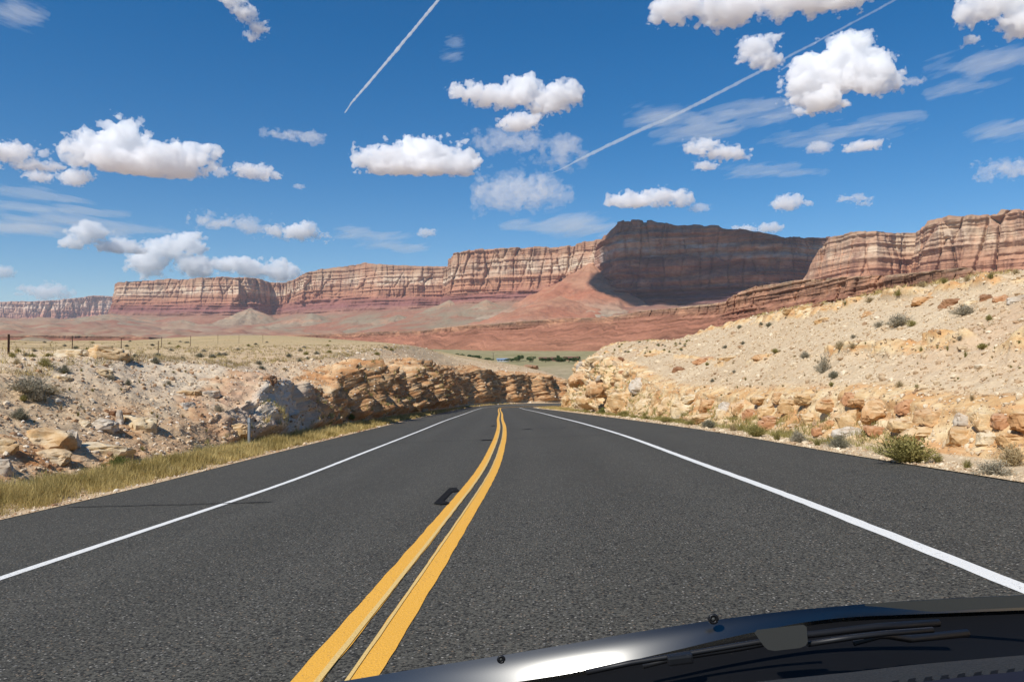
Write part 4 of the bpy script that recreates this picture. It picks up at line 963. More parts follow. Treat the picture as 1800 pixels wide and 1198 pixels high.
R = [right_ob]
LEDGE = [
 ((1145, 688, 1164, 711), 'tan', "upright tan rock at the left end of the boulder ledge"), ((1163, 697, 1184, 715), 'cream', "small cream boulder next to the upright tan rock"),
 ((1155, 712, 1183, 732), 'tan', "square tan block beneath the small cream boulder"), ((1183, 700, 1232, 737), 'cream', "big yellow cream boulder overhanging a dark hollow"),
 ((1200, 692, 1237, 708), 'cream', "flat cream slab on top of the big yellow boulder"), ((1229, 701, 1262, 728), 'orange', "orange boulder right of the big yellow one"),
 ((1258, 718, 1284, 741), 'cream', "pale wedge shaped rock under the grey round stone"), ((1264, 706, 1289, 730), 'grey', "round grey stone in the boulder ledge"),
 ((1286, 701, 1320, 728), 'orange', "dark orange boulder beside the round grey stone"), ((1305, 719, 1333, 742), 'rust', "rusty triangular rock below the dark orange boulder"),
 ((1330, 708, 1372, 736), 'tan', "tilted tan boulder like an arrowhead"), ((1356, 689, 1381, 709), 'orange', "orange rock sticking out above the tilted tan boulder"),
 ((1371, 700, 1409, 731), 'tan', "knobbly tan boulder right of the tilted one"), ((1330, 730, 1396, 757), 'rust', "long rusty bed of rock at the foot of the ledge"),
 ((1404, 725, 1446, 751), 'tan', "blunt tan boulder above a dark gap"), ((1438, 697, 1485, 727), 'orange', "big smooth orange block with a black gap underneath"),
 ((1443, 733, 1478, 758), 'orange', "small orange boulder leaning on the long grey slab"), ((1429, 750, 1460, 769), 'rust', "rust coloured fragment behind the grey green roadside bush"),
 ((1468, 749, 1523, 777), 'grey', "wide grey rock low beside the dark roadside bush"), ((1481, 689, 1513, 711), 'rust', "rust coloured slab on the upper row, right of the smooth block"),
 ((1494, 701, 1540, 719), 'orange', "flat orange slab resting on the longest boulder"), ((1473, 716, 1529, 754), 'tan', "mottled tan end of the longest boulder"),
 ((1520, 702, 1578, 750), 'orange', "longest boulder, orange below and pale above"), ((1519, 746, 1568, 773), 'rust', "rusty block behind the big green roadside bush"),
 ((1573, 701, 1618, 729), 'rust', "smooth rust red boulder over the largest black hollow"), ((1564, 733, 1621, 758), 'tan', "pale tan rock inside the largest hollow"),
 ((1613, 718, 1678, 752), 'orange', "slanting orange slab right of the rust red boulder"), ((1580, 744, 1666, 775), 'tan', "long pale slab just above the big green roadside bush"),
 ((1659, 746, 1722, 798), 'tan', "large square cracked block standing by the shoulder"), ((1676, 725, 1715, 749), 'grey', "grey crumbling rock on top of the square block"),
 ((1709, 724, 1750, 759), 'tan', "rounded tan boulder above the square block"), ((1746, 725, 1785, 760), 'rust', "rust brown boulder with an overhang near the right edge"),
 ((1780, 712, 1838, 760), 'orange', "orange boulder cut off by the right edge of the photo"), ((1718, 758, 1764, 786), 'cream', "cream rock under the rounded tan boulder"),
 ((1755, 758, 1820, 790), 'tan', "low tan rock at the right edge beside the dry bush"), ((1400, 690, 1440, 712), 'tan', "tan rock at the top of the ledge left of the smooth orange block"),
 ((1320, 694, 1358, 712), 'tan', "crumbly tan rock at the top of the ledge above the arrowhead boulder"), ((1212, 727, 1262, 745), 'tan', "low tan rock in the hollow under the big yellow boulder"),
]
for k, (b, kind, lab) in enumerate(LEDGE): boulder(b, kind, lab, 500 + k, obs=R, blocky=0.75, deep=1.0, tilt=random.Random(k).uniform(-7, 7), rough=0.055)
UPPER = [((1605, 519, 1646, 538), 'orange', "orange boulder low in the upper ledge near the crest"), ((1652, 523, 1693, 546), 'brown', "dark brown overhanging boulder in the upper ledge"),
 ((1690, 524, 1728, 538), 'cream', "flat cream slab in the upper ledge right of the dark boulder"), ((1722, 516, 1746, 533), 'brown', "small brown block in the upper ledge"),
 ((1748, 516, 1776, 538), 'rust', "rust brown boulder in the upper ledge near the right edge"), ((1773, 516, 1812, 538), 'grey', "grey boulder at the right end of the upper ledge"),
 ((1512, 546, 1540, 561), 'orange', "pinkish stone embedded in the scree below the upper ledge"), ((1377, 540, 1400, 554), 'tan', "left block of the tan ledge on the hill crest"),
 ((1398, 535, 1428, 552), 'tan', "middle block of the tan ledge on the hill crest"), ((1426, 529, 1450, 547), 'brown', "dark right block of the tan ledge on the hill crest"),
 ((1434, 553, 1462, 575), 'tan', "pale tan rock in the scree under the crest ledge"), ((1218, 626, 1266, 640), 'rust', "rust coloured row of stone in the middle of the scree"),
 ((1264, 624, 1302, 638), 'tan', "tan stones right of the rust coloured row in the scree"), ((1324, 621, 1356, 635), 'orange', "long thin orange slab in the scree"),
 ((1183, 643, 1206, 657), 'brown', "dark orange lump jutting from the scree above the outcrop"), ((1131, 619, 1176, 627), 'orange', "thin orange slab high on the outcrop"),
 ((1085, 626, 1097, 634), 'brown', "tiny brown block high on the outcrop"), ((1086, 650, 1101, 660), 'rust', "small rust cube on the side of the outcrop"),
 ((1046, 659, 1062, 670), 'grey', "pale round stone set in the outcrop face"), ((1030, 624, 1068, 636), 'cream', "cream cap stone at the upper left corner of the outcrop"),
 ((1012, 634, 1034, 652), 'grey', "grey cap stone at the left corner of the outcrop"), ((1102, 661, 1150, 690), 'grey', "grey shattered rib in the middle of the outcrop"),
 ((1118, 700, 1150, 722), 'cream', "pale heap of broken rock at the foot of the outcrop"), ((1031, 668, 1076, 696), 'orange', "square banded block in the outcrop face"), ((1070, 688, 1118, 724), 'tan', "lumpy tan block low in the outcrop"),
 ((1000, 655, 1040, 678), 'orange', "orange block near the nose of the outcrop"), ((1015, 690, 1066, 716), 'tan', "broad tan block at the foot of the outcrop"), ((988, 690, 1018, 716), 'tan', "tan rock at the nose of the outcrop")]
for k, (b, kind, lab) in enumerate(UPPER): boulder(b, kind, lab, 600 + k, obs=R, blocky=0.7, deep=0.8, sink=0.3, rough=0.07)
Lo = [left_ob]
LEFTR = [
 ((98, 612, 160, 636), 'cream', "long pale slab behind the pointed rock on the left crest"), ((152, 604, 222, 638), 'tan', "pointed rock with one shaded side on the left crest"),
 ((38, 752, 122, 800), 'tan', "big tan block with a flat shaded right side on the left bank"), ((112, 752, 141, 812), 'grey', "narrow end of the big tan block on the left bank, its shade put in as grey"),  # second rock stands for the block's shaded right face, shade given as grey
 ((62, 790, 124, 824), 'tan', "lower tan block under the big one on the left bank"), ((140, 776, 230, 812), 'cream', "long cream boulder above the dark green clump"),
 ((-30, 770, 26, 806), 'tan', "tan block cut off by the left edge of the photo"), ((-20, 806, 24, 840), 'grey', "grey rock at the left edge beside the grass"),
 ((150, 737, 204, 762), 'grey', "greyish boulder left of the dark cleft"), ((204, 718, 216, 764), 'grey', "thin upright stone in the dark cleft"), ((186, 718, 206, 738), 'brown', "brown stone hiding in the dark cleft"),
 ((212, 724, 272, 768), 'cream', "square cream boulder right of the dark cleft"), ((137, 737, 158, 757), 'cream', "small leaning slab left of the greyish boulder"),
 ((316, 704, 346, 724), 'grey', "lone whitish stone in the middle of the left bank"), ((160, 648, 196, 664), 'cream', "flat pale slab below the pointed rock"), ((92, 658, 126, 670), 'cream', "low cream slab below the round crest shrub"),
 ((300, 684, 352, 700), 'tan', "broken ledge of tan stones high on the left bank"), ((352, 684, 386, 698), 'grey', "grey end of the broken stone ledge high on the left bank"),
 ((400, 744, 440, 772), 'tan', "crumbling tan rock behind the marker post"), ((462, 658, 486, 676), 'brown', "dark stone above the grey white rock face"),
 ((736, 716, 752, 724), 'cream', "small pale stone at the foot of the dark cliff"), ((725, 708, 738, 721), 'tan', "rounded tan stone at the foot of the dark cliff"),
 ((914, 640, 946, 650), 'brown', "brown overhanging slab on the far bank above the bend"), ((940, 644, 972, 656), 'brown', "second brown slab further right on the far bank above the bend")]
for k, (b, kind, lab) in enumerate(LEFTR): boulder(b, kind, lab, 700 + k, obs=Lo, blocky=0.85, deep=1.0, sink=0.25, rough=0.06)

# ---- loose stones: far too many to count
def scatter_stones(name, VG, RVlo, RVhi, nrow, count, seed, mat, size=0.035, base_rows=None, power=1.0, smax=0.16):
    rs = np.random.RandomState(seed)
    n, m = VG.shape[:2]
    j0, j1 = int(RVlo), int(RVhi)
    # area weighted choice of cells, thinned with distance
    c = VG[:-1, j0:j1 - 1]; e1 = VG[1:, j0:j1 - 1] - c; e2 = VG[:-1, j0 + 1:j1] - c
    ar = np.linalg.norm(np.cross(e1, e2), axis=-1); dist = np.linalg.norm(c - EYE, axis=-1)
    wgt = ar / np.maximum(dist, 5) ** 1.8 * (c[..., 1] > 3)
    pr = (wgt / wgt.sum()).ravel(); k = rs.choice(len(pr), count, p=pr)
    I, J = np.unravel_index(k, wgt.shape); a, b = rs.rand(2, count, 1)
    P = c[I, J] + a * e1[I, J] + b * e2[I, J]; D = dist[I, J]
    S = np.clip(size * np.exp(rs.normal(0, 0.55, count)), 0.012, smax) * (np.maximum(D, 8) / 14) ** 0.55
    V0, F0 = ico(1); allV = []; allF = []; nv = len(V0); tone = []
    shapes = []
    for q in range(10):
        v = V0 * rs.uniform(0.55, 1.1, 3) * (1 + 0.22 * rs.normal(size=(nv, 1)))
        shapes.append(v)
    sh = np.array(shapes)[rs.randint(0, 10, count)]
    th = rs.rand(count) * 2 * math.pi; co, si = np.cos(th)[:, None], np.sin(th)[:, None]
    x = sh[..., 0] * co - sh[..., 1] * si; y = sh[..., 0] * si + sh[..., 1] * co
    V = np.stack([x, y, sh[..., 2] * 0.75], -1) * S[:, None, None] + P[:, None] + np.array([0, 0, 1.0]) * (S * 0.2)[:, None, None]
    Fc = F0[None] + (np.arange(count) * nv)[:, None, None]
    me = mesh_np(name, V.reshape(-1, 3), Fc.reshape(-1, 3), False, dict(tone=np.repeat(rs.rand(count), nv)))
    o = link(name, me, mat); o['kind'] = 'stuff'; return o
def stone_mat(name, stops):
    m, nt = new_mat(name); c = nt.ramp(nt.attr('tone'), stops)
    c = nt.mix(0.5, c, nt.mix(nt.noise(nt.pos(), 22, 3, 0.7), (0.33, 0.33, 0.33), (0.7, 0.7, 0.7)), 'OVERLAY')
    surf(nt, c, 0.93, spec=0.1); return m
m_stL = stone_mat("left_stones", [(0.0, (0.34, 0.19, 0.10)), (0.3, (0.48, 0.33, 0.20)), (0.6, (0.58, 0.44, 0.29)), (0.85, (0.68, 0.57, 0.42)), (1.0, (0.76, 0.68, 0.56))])
m_stR = stone_mat("right_stones", [(0.0, (0.37, 0.24, 0.14)), (0.3, (0.49, 0.36, 0.22)), (0.6, (0.58, 0.45, 0.29)), (1.0, (0.71, 0.60, 0.43))])
# row index ranges follow the rails of the two cuttings
scatter_stones("gravel", VL, 10, 152, 0, 34000, 1, m_stL, 0.019, smax=0.13)
scatter_stones("gravel", VR, 14, 200, 0, 42000, 2, m_stR, 0.019, smax=0.11)
scatter_stones("gravel", VR, 0, 9, 0, 6000, 3, m_stR, 0.014)
scatter_stones("gravel", VL, 0, 6, 0, 2500, 4, m_stL, 0.015)
# ---- plants
def leaf_mat(name, a, b, rough=0.7):
    m, nt = new_mat(name); c = nt.mix(nt.attr('tone'), a, b)
    bs = nt.n('ShaderNodeBsdfPrincipled', {'Base Color': c, 'Roughness': rough, 'Specular IOR Level': 0.15})
    tr = nt.n('ShaderNodeBsdfTranslucent', {'Color': c}); mx = nt.n('ShaderNodeMixShader', {0: 0.28})
    nt.t.links.new(bs.outputs[0], mx.inputs[1]); nt.t.links.new(tr.outputs[0], mx.inputs[2])
    nt.t.links.new(mx.outputs[0], nt.n('ShaderNodeOutputMaterial').inputs[0]); return m
PM = dict(sage=leaf_mat("sage_leaves", (0.25, 0.215, 0.145), (0.46, 0.41, 0.30)), olive=leaf_mat("olive_leaves", (0.20, 0.175, 0.055), (0.42, 0.36, 0.13)),
          green=leaf_mat("green_leaves", (0.09, 0.115, 0.03), (0.27, 0.28, 0.085)), dry=leaf_mat("dry_stems", (0.32, 0.235, 0.12), (0.55, 0.44, 0.25)),
          dark=leaf_mat("dark_leaves", (0.17, 0.155, 0.10), (0.33, 0.31, 0.22)), straw=leaf_mat("straw_blades", (0.33, 0.25, 0.08), (0.66, 0.52, 0.22)))
def blades(rs, base, dirs, length, width, droop, segs=3, tone=None):
    """curved thin blades -> vertices, quads, tones"""
    n = len(base); t = np.linspace(0, 1, segs + 1)
    side = np.cross(dirs, rs.normal(size=(n, 3))); side /= np.linalg.norm(side, axis=1, keepdims=True) + 1e-9
    c = base[:, None] + dirs[:, None] * (length[:, None] * t)[..., None] + np.array([0, 0, -1.0]) * (droop[:, None] * length[:, None] * t ** 2)[..., None]
    w = (width[:, None] * (1 - t) ** 0.7 * 0.5 + width[:, None] * 0.06)[..., None]
    V = np.stack([c - side[:, None] * w, c + side[:, None] * w], 2).reshape(n, -1, 3)
    k = 2 * np.arange(segs); q = np.stack([k, k + 1, k + 3, k + 2], -1)
    Fc = q[None] + (np.arange(n) * V.shape[1])[:, None, None]
    tt = np.repeat(rs.rand(n) if tone is None else tone, V.shape[1])
    return V.reshape(-1, 3), Fc.reshape(-1, 4), tt
def shrub_mesh(seed, style):
    rs = np.random.RandomState(seed)
    n = {'sage': 420, 'green': 520, 'tuft': 170, 'scrub': 260}[style]
    th = rs.rand(n) * 2 * math.pi
    if style == 'tuft': el = np.radians(rs.uniform(45, 88, n)); L = rs.uniform(0.6, 1.0, n); wd = 0.035
    elif style == 'green': el = np.radians(rs.uniform(25, 88, n)); L = rs.uniform(0.55, 1.0, n); wd = 0.03
    else: el = np.radians(rs.uniform(8, 88, n)); L = rs.uniform(0.55, 1.0, n); wd = 0.028
    d = np.stack([np.cos(el) * np.cos(th), np.cos(el) * np.sin(th), np.sin(el)], -1)
    lob = 1 + 0.35 * fbm(d[:, 0] * 1.6, d[:, 1] * 1.6, d[:, 2] * 1.6, 3, seed); L = L * lob
    base = np.stack([rs.normal(0, .09, n), rs.normal(0, .09, n), 0 * th - 0.03], -1)
    V, Fc, T = blades(rs, base, d, L, np.full(n, wd * .7), rs.uniform(0.0, 0.22, n), 3, rs.rand(n) * 0.5)
    parts = [(V, Fc, T)]
    if style != 'tuft':                                             # leaf sprays near the ends of the stems
        m = 5 if style == 'sage' else 4
        at = np.repeat(base + d * (L * 0.95)[:, None] * 0 + d * L[:, None], m, 0) - np.repeat(d * L[:, None], m, 0) * rs.uniform(0.0, 0.5, (n * m, 1))
        at += rs.normal(0, 0.035, at.shape)
        dd = np.repeat(d, m, 0) + rs.normal(0, 0.55, (n * m, 3)); dd /= np.linalg.norm(dd, axis=1, keepdims=True)
        ln = rs.uniform(0.07, 0.17, n * m)
        parts.append(blades(rs, at, dd, ln, rs.uniform(0.025, 0.05, n * m), 0 * ln, 1, 0.25 + 0.75 * rs.rand(n * m)))
    off = 0; VV = []; FF = []; TT = []
    for V, Fc, T in parts: VV.append(V); FF.append(Fc + off); TT.append(T); off += len(V)
    V = np.concatenate(VV); V[:, 2] = np.maximum(V[:, 2], -0.05)
    return V, np.concatenate(FF), np.concatenate(TT)
_pm = {}
def plant_mesh(style, kind, var):
    k = (style, kind, var)
    if k not in _pm:
        V, Fc, T = shrub_mesh(900 + var * 7 + len(style), style)
        _pm[k] = mesh_np("shrub" if style != 'tuft' else "grass_tuft", V, Fc, False, dict(tone=T)); _pm[k].materials.append(PM[kind])
    return _pm[k]
def plant(x, yb, w, h, style, kind, label, group=None, seed=0, name=None, cat=None, obs=None):
    """x, yb: the foot of the plant as an angle; w, h its apparent size"""
    hit = ground_hit(x, yb, obs)
    if hit is None: return
    t, p, nor, _ = hit; dep = float((p - EYE) @ FW); rs = random.Random(seed * 31 + int(x))
    me = plant_mesh(style, kind, rs.randrange(3))
    nm = name or ("grass_tuft" if style == 'tuft' else "shrub")
    o = link(nm, me, None, loc=tuple(p))
    o.scale = (w / F * dep * 0.52, w / F * dep * 0.52 * rs.uniform(.8, 1.1), h / F * dep * 0.82); o.rotation_euler = (rs.uniform(-.08, .08), rs.uniform(-.08, .08), rs.uniform(0, 6.28))
    tag(o, label, cat or ("grass tuft" if style == 'tuft' else "shrub"), group); return o
PL = [
 # right shoulder
 (1596, 812, 150, 52, 'green', 'olive', "largest green bush on the right shoulder"), (1474, 787, 46, 27, 'sage', 'dark', "dark grey green bush beside the long grey slab"),
 (1437, 783, 40, 22, 'tuft', 'olive', "yellow tuft between the grey and the dark roadside bush"), (1402, 777, 40, 24, 'sage', 'sage', "grey sagebrush at the roadside left of the yellow tuft"),
 (1366, 773, 40, 24, 'tuft', 'olive', "yellow green grass clump left of the grey roadside sagebrush"), (1330, 767, 46, 30, 'green', 'olive', "fresh green bush under the rusty bed of rock"),
 (1288, 757, 40, 18, 'tuft', 'dry', "dry clump left of the fresh green bush"), (1246, 752, 40, 20, 'green', 'dark', "dull green bush below the orange boulder"),
 (1212, 747, 40, 16, 'tuft', 'olive', "low weeds below the big yellow boulder"), (1172, 742, 40, 14, 'green', 'olive', "weeds below the square tan block"), (1136, 737, 36, 14, 'tuft', 'olive', "weeds below the pale heap of rock"),
 (1098, 731, 34, 13, 'green', 'olive', "weeds along the foot of the lumpy outcrop block"), (1062, 726, 30, 11, 'green', 'green', "small green weed at the foot of the outcrop"), (1030, 722, 26, 10, 'tuft', 'olive', "thin weeds left of the outcrop's green weed"),
 (964, 715, 20, 7, 'green', 'green', "small green bush in the grass where the road bends"), (1746, 834, 90, 36, 'scrub', 'sage', "straggly grey brush near the right edge of the shoulder"), (1700, 822, 44, 26, 'tuft', 'olive', "green grass clump right of the largest bush"),
 (1782, 818, 70, 56, 'scrub', 'dry', "tall dry bush in front of the low tan rock at the right edge"), (1770, 846, 70, 18, 'tuft', 'olive', "yellow grass under the straggly grey brush"), (1648, 812, 50, 26, 'tuft', 'olive', "pale grass at the right end of the largest bush"),
 # right scree
 (1447, 655, 36, 38, 'scrub', 'sage', "big grey bush in the middle of the scree"), (1465, 664, 26, 16, 'sage', 'dark', "dark bush below the big grey bush in the scree"), (1477, 614, 24, 24, 'scrub', 'dry', "feathery dry bush above the big grey one"),
 (1499, 611, 20, 13, 'scrub', 'dry', "brownish bush right of the feathery dry bush"), (1415, 629, 24, 14, 'sage', 'sage', "grey cushion left of the feathery dry bush"), (1580, 572, 60, 30, 'scrub', 'sage', "widest grey brush patch high on the scree"),
 (1545, 574, 26, 14, 'scrub', 'sage', "grey brush left of the widest patch"), (1695, 553, 60, 22, 'scrub', 'sage', "wide grey brush below the dark boulder of the upper ledge"), (1604, 573, 26, 16, 'scrub', 'olive', "greenish brush right of the widest patch"),
 (1619, 617, 18, 14, 'tuft', 'olive', "olive tuft below the greenish brush"), (1666, 615, 16, 14, 'tuft', 'olive', "olive tuft in the open scree left of the tall olive pair"), (1697, 627, 16, 18, 'tuft', 'olive', "tall olive tuft in the open scree"),
 (1727, 613, 26, 14, 'green', 'olive', "spreading olive bush right of the tall olive tuft"), (1739, 564, 16, 13, 'green', 'olive', "round olive bush below the small brown ledge block"), (1688, 597, 20, 12, 'scrub', 'sage', "slanting grey brush above the tall olive tuft"),
 (1611, 683, 16, 14, 'tuft', 'olive', "olive tuft low on the scree above the longest boulder"), (1582, 680, 22, 14, 'scrub', 'dry', "dry brush left of the low olive tuft"), (1708, 704, 18, 20, 'tuft', 'dry', "straw coloured tuft above the rounded tan boulder"),
 (1462, 679, 14, 11, 'green', 'olive', "small olive bush low on the scree left of the smooth orange block"), (1363, 620, 18, 9, 'green', 'olive', "olive bush on the long thin orange slab"), (1648, 612, 12, 9, 'tuft', 'olive', "tiny olive tuft left of the lone scree tuft"),
 (1792, 603, 14, 10, 'tuft', 'olive', "olive tuft at the right edge of the scree"), (1500, 594, 14, 8, 'sage', 'sage', "grey cushion above the brownish bush"), (1352, 574, 18, 10, 'sage', 'dark', "dark brush below the crest ledge, left of its tan blocks"),
 (1300, 577, 12, 8, 'sage', 'dark', "dark bush on the crest near the butte's foot"), (1338, 572, 12, 8, 'sage', 'dark', "dark bush on the crest left of the dark brush"), (1275, 612, 12, 7, 'sage', 'dark', "dark cushion in the smooth pink scree"), (1306, 605, 12, 7, 'sage', 'dark', "dark cushion beside its twin in the smooth pink scree"),
 (1243, 642, 10, 8, 'green', 'olive', "small bush left below the rust coloured stone row"), (1252, 671, 10, 8, 'sage', 'dark', "dark bush in the lower left scree"), (1290, 655, 12, 8, 'scrub', 'sage', "pale brush below the tan stone row"), (1620, 505, 22, 16, 'scrub', 'dry', "dry brush on the skyline left of the crest grass"),
 (1660, 497, 30, 16, 'tuft', 'olive', "long grass on the skyline above the dark boulder"), (1700, 494, 30, 16, 'tuft', 'dry', "straw grass on the skyline right of the long grass"), (1742, 488, 30, 16, 'tuft', 'olive', "grass on the skyline above the small brown block"), (1786, 482, 30, 16, 'tuft', 'dry', "grass on the skyline at the right edge"),
 (1580, 519, 26, 14, 'scrub', 'olive', "olive brush on the skyline where the bench ends"), (1486, 535, 22, 12, 'tuft', 'olive', "grass on the crest right of the dark ledge block"), (1530, 530, 26, 12, 'scrub', 'dry', "dry brush on the crest left of the skyline olive brush"),
 # left bank
 (50, 690, 110, 42, 'scrub', 'sage', "largest grey brush on the left bank"), (62, 704, 44, 36, 'sage', 'sage', "dense grey bush in front of the largest brush"), (88, 692, 50, 20, 'scrub', 'dry', "brownish brush right of the dense grey bush"), (41, 705, 17, 16, 'green', 'olive', "mustard coloured bush under the dense grey bush"), (30, 686, 20, 12, 'green', 'olive', "small mustard bush under the largest brush"),
 (35, 737, 38, 26, 'sage', 'dark', "darkest bush on the left bank"), (113, 655, 24, 18, 'sage', 'dark', "round dark bush below the long pale slab"), (78, 643, 40, 18, 'scrub', 'olive', "wide olive brush left of the long pale slab"), (30, 640, 20, 14, 'scrub', 'dry', "tan brush left of the wide olive one"), (196, 668, 20, 12, 'sage', 'sage', "pale grey cushion below the flat pale slab"),
 (225, 676, 14, 12, 'sage', 'dark', "small dark bush right of the pale grey cushion"), (273, 638, 20, 13, 'sage', 'dark', "dark rounded bush right of the pointed rock"), (107, 721, 12, 18, 'tuft', 'dry', "thin straw tuft above the big tan block"), (137, 731, 13, 14, 'tuft', 'olive', "olive tuft left of the dark cleft"), (80, 705, 12, 16, 'tuft', 'olive', "olive tuft right of the brownish brush"),
 (122, 686, 12, 10, 'tuft', 'olive', "tuft straight below the round dark bush"), (163, 688, 12, 10, 'tuft', 'olive', "tuft right of the one below the round dark bush"), (297, 676, 12, 10, 'sage', 'sage', "grey cushion left of the broken stone ledge"), (385, 722, 24, 16, 'scrub', 'sage', "grey brush leaning downhill right of the whitish stone"), (210, 822, 44, 30, 'green', 'green', "dark green clump in the grass below the long cream boulder"),
 (236, 815, 24, 14, 'tuft', 'olive', "olive grass right of the dark green clump"), (182, 822, 24, 18, 'tuft', 'olive', "yellow weeds left of the dark green clump"), (250, 792, 24, 16, 'tuft', 'olive', "weeds at the right end of the long cream boulder"), (381, 822, 21, 22, 'green', 'olive', "bright green bush in the roadside grass strip"), (352, 792, 44, 18, 'scrub', 'sage', "grey green weeds behind the grass strip left of the marker post"),
 (576, 746, 24, 12, 'green', 'olive', "olive bush at the right end of the grey white rock face"), (618, 737, 20, 14, 'green', 'green', "green bush at the foot of the cliff's first buttress"), (602, 741, 16, 9, 'green', 'green', "low green bush left of the buttress bush"), (634, 739, 14, 8, 'green', 'green', "low green bush right of the buttress bush"),
 (455, 640, 16, 8, 'sage', 'dark', "dark brush on the slope above the grey white rock face"), (460, 648, 20, 9, 'scrub', 'dark', "long dark brush below the one above the rock face"), (526, 636, 12, 8, 'sage', 'dark', "dark bush high on the slope over the yellow cliff"), (540, 632, 10, 7, 'sage', 'dark', "smaller dark bush beside the high one over the yellow cliff"), (500, 650, 14, 7, 'scrub', 'dry', "dry brush in the middle of the slope over the rock face"),
 (352, 628, 20, 10, 'sage', 'dark', "left one of two dark bushes on the plain's edge"), (374, 629, 20, 9, 'sage', 'dark', "right one of two dark bushes on the plain's edge"), (320, 633, 14, 9, 'sage', 'dark', "small dark bush left of the two on the plain's edge"), (22, 627, 18, 12, 'scrub', 'olive', "olive brush at the foot of the leftmost fence post"), (132, 618, 26, 9, 'tuft', 'olive', "grass at the foot of the second fence post"),
 (12, 862, 0.1, 0.1, 'tuft', 'olive', "")]
for k, (x, yb, w, h, st_, kd, lab) in enumerate(PL):
    if lab: plant(x, yb, w, h, st_, kd, lab, seed=k)
rs = random.Random(4)
for k in range(46):                                                # scrub dotted over the dry plain
    x = rs.uniform(0, 690); y = rs.uniform(600, 628); 
    plant(x, y, 11 * (0.5 + (y - 596) / 30), 5.0 * (0.5 + (y - 596) / 30), 'sage', rs.choice(['dark', 'olive', 'sage']), "small dark scrub bush dotted over the dry plain on the left", "scrub on the dry left plain", 200 + k, obs=[left_ob])
for k in range(60):                                                # little tufts on the scree
    x = rs.uniform(1190, 1800); y = rs.uniform(545, 700)
    if y < 640 - (x - 1190) * 0.13: continue
    plant(x, y, rs.uniform(6, 12), rs.uniform(5, 9), 'tuft', rs.choice(['olive', 'dry', 'dry']), "little dry tuft scattered on the pale scree", "little tufts on the right scree", 300 + k, obs=[right_ob])
for k in range(30):
    x = rs.uniform(1060, 1215); y = rs.uniform(599, 622)
    plant(x, y, rs.uniform(5, 9), rs.uniform(3, 5), 'sage', rs.choice(['olive', 'dark', 'olive']), "tiny olive bush on the top of the outcrop", "bushes on top of the outcrop", 400 + k, obs=[right_ob])
for k in range(34):
    x = rs.uniform(0, 430); y = rs.uniform(650, 760)
    plant(x, y, rs.uniform(7, 13), rs.uniform(6, 11), 'tuft', rs.choice(['olive', 'dry', 'sage']), "little dry tuft scattered on the stony left bank", "little tufts on the left bank", 500 + k, obs=[left_ob])

# ---- the strips of dry grass along the asphalt: uncountable
def grass_strip(name, s_lo, s_hi, o_fn, n, seed, hgt, kind):
    rs = np.random.RandomState(seed)
    # denser close to us
    u = rs.rand(n); s = S0 + s_lo * (s_hi / s_lo) ** u
    q = rs.beta(1.3, 1.6, n)
    lo, hi = o_fn(s - S0); off = lo + (hi - lo) * q
    clump = fbm(s * 0.9, off * 1.6, 0 * s, 3, seed)
    keep = rs.rand(n) < np.clip(0.62 + 0.9 * clump, 0.08, 1)
    s, off, q, clump = s[keep], off[keep], q[keep], clump[keep]; n = len(s)
    base = np.array([road_pt(a, b) for a, b in zip(s, off)])
    # true ground under each tuft
    sgn = -1 if off.mean() < 0 else 1
    ob = left_ob if sgn < 0 else right_ob
    z = np.array([(ground_z(a, b, [ob]) or (c,))[0] for a, b, c in base]); base[:, 2] = z - 0.02
    D = np.linalg.norm(base - EYE, axis=1)
    nb = 9
    B = np.repeat(base, nb, 0) + rs.normal(0, 0.045, (n * nb, 3)) * np.array([1, 1, 0])
    th = rs.rand(n * nb) * 2 * math.pi; el = np.radians(rs.uniform(52, 89, n * nb))
    d = np.stack([np.cos(el) * np.cos(th), np.cos(el) * np.sin(th), np.sin(el)], -1)
    L = np.repeat(hgt * (0.65 + 0.5 * np.clip(clump, -.5, .8) + 0.3 * rs.rand(n)) * (0.55 + 0.45 * np.sin(np.pi * np.clip(q, .12, .9))), nb) * rs.uniform(0.6, 1.1, n * nb)
    wd = np.repeat(0.0055 * np.clip(D / 11, 1, 7), nb)
    tone = np.clip(np.repeat(0.5 + 0.8 * fbm(s * 0.5, off, 0 * s, 3, seed + 5), nb) + rs.normal(0, .22, n * nb), 0, 1)
    V, Fc, T = blades(rs, B, d, L, wd, rs.uniform(0, 0.35, n * nb), 3, tone)
    o = link(name, mesh_np(name, V, Fc, False, dict(tone=T)), PM[kind]); o['kind'] = 'stuff'; return o
grass_strip("grass", 7, 175, lambda t: (-6.95 + 0 * t, -8.55 - 0.0 * t), 13000, 5, 0.41, 'straw')
grass_strip("grass", 7, 60, lambda t: (-7.6 + 0 * t, -9.0 - 0.0 * t), 2600, 6, 0.30, 'olive')
grass_strip("grass", 14, 110, lambda t: (6.75 + 0 * t, 7.4 + 0.012 * t), 3200, 7, 0.26, 'olive')
grass_strip("grass", 80, 150, lambda t: (6.5 + 0 * t, 7.5 + np.interp(t, [80, 120, 145], [0.5, 2.6, 5.0])), 2600, 8, 0.35, 'straw')

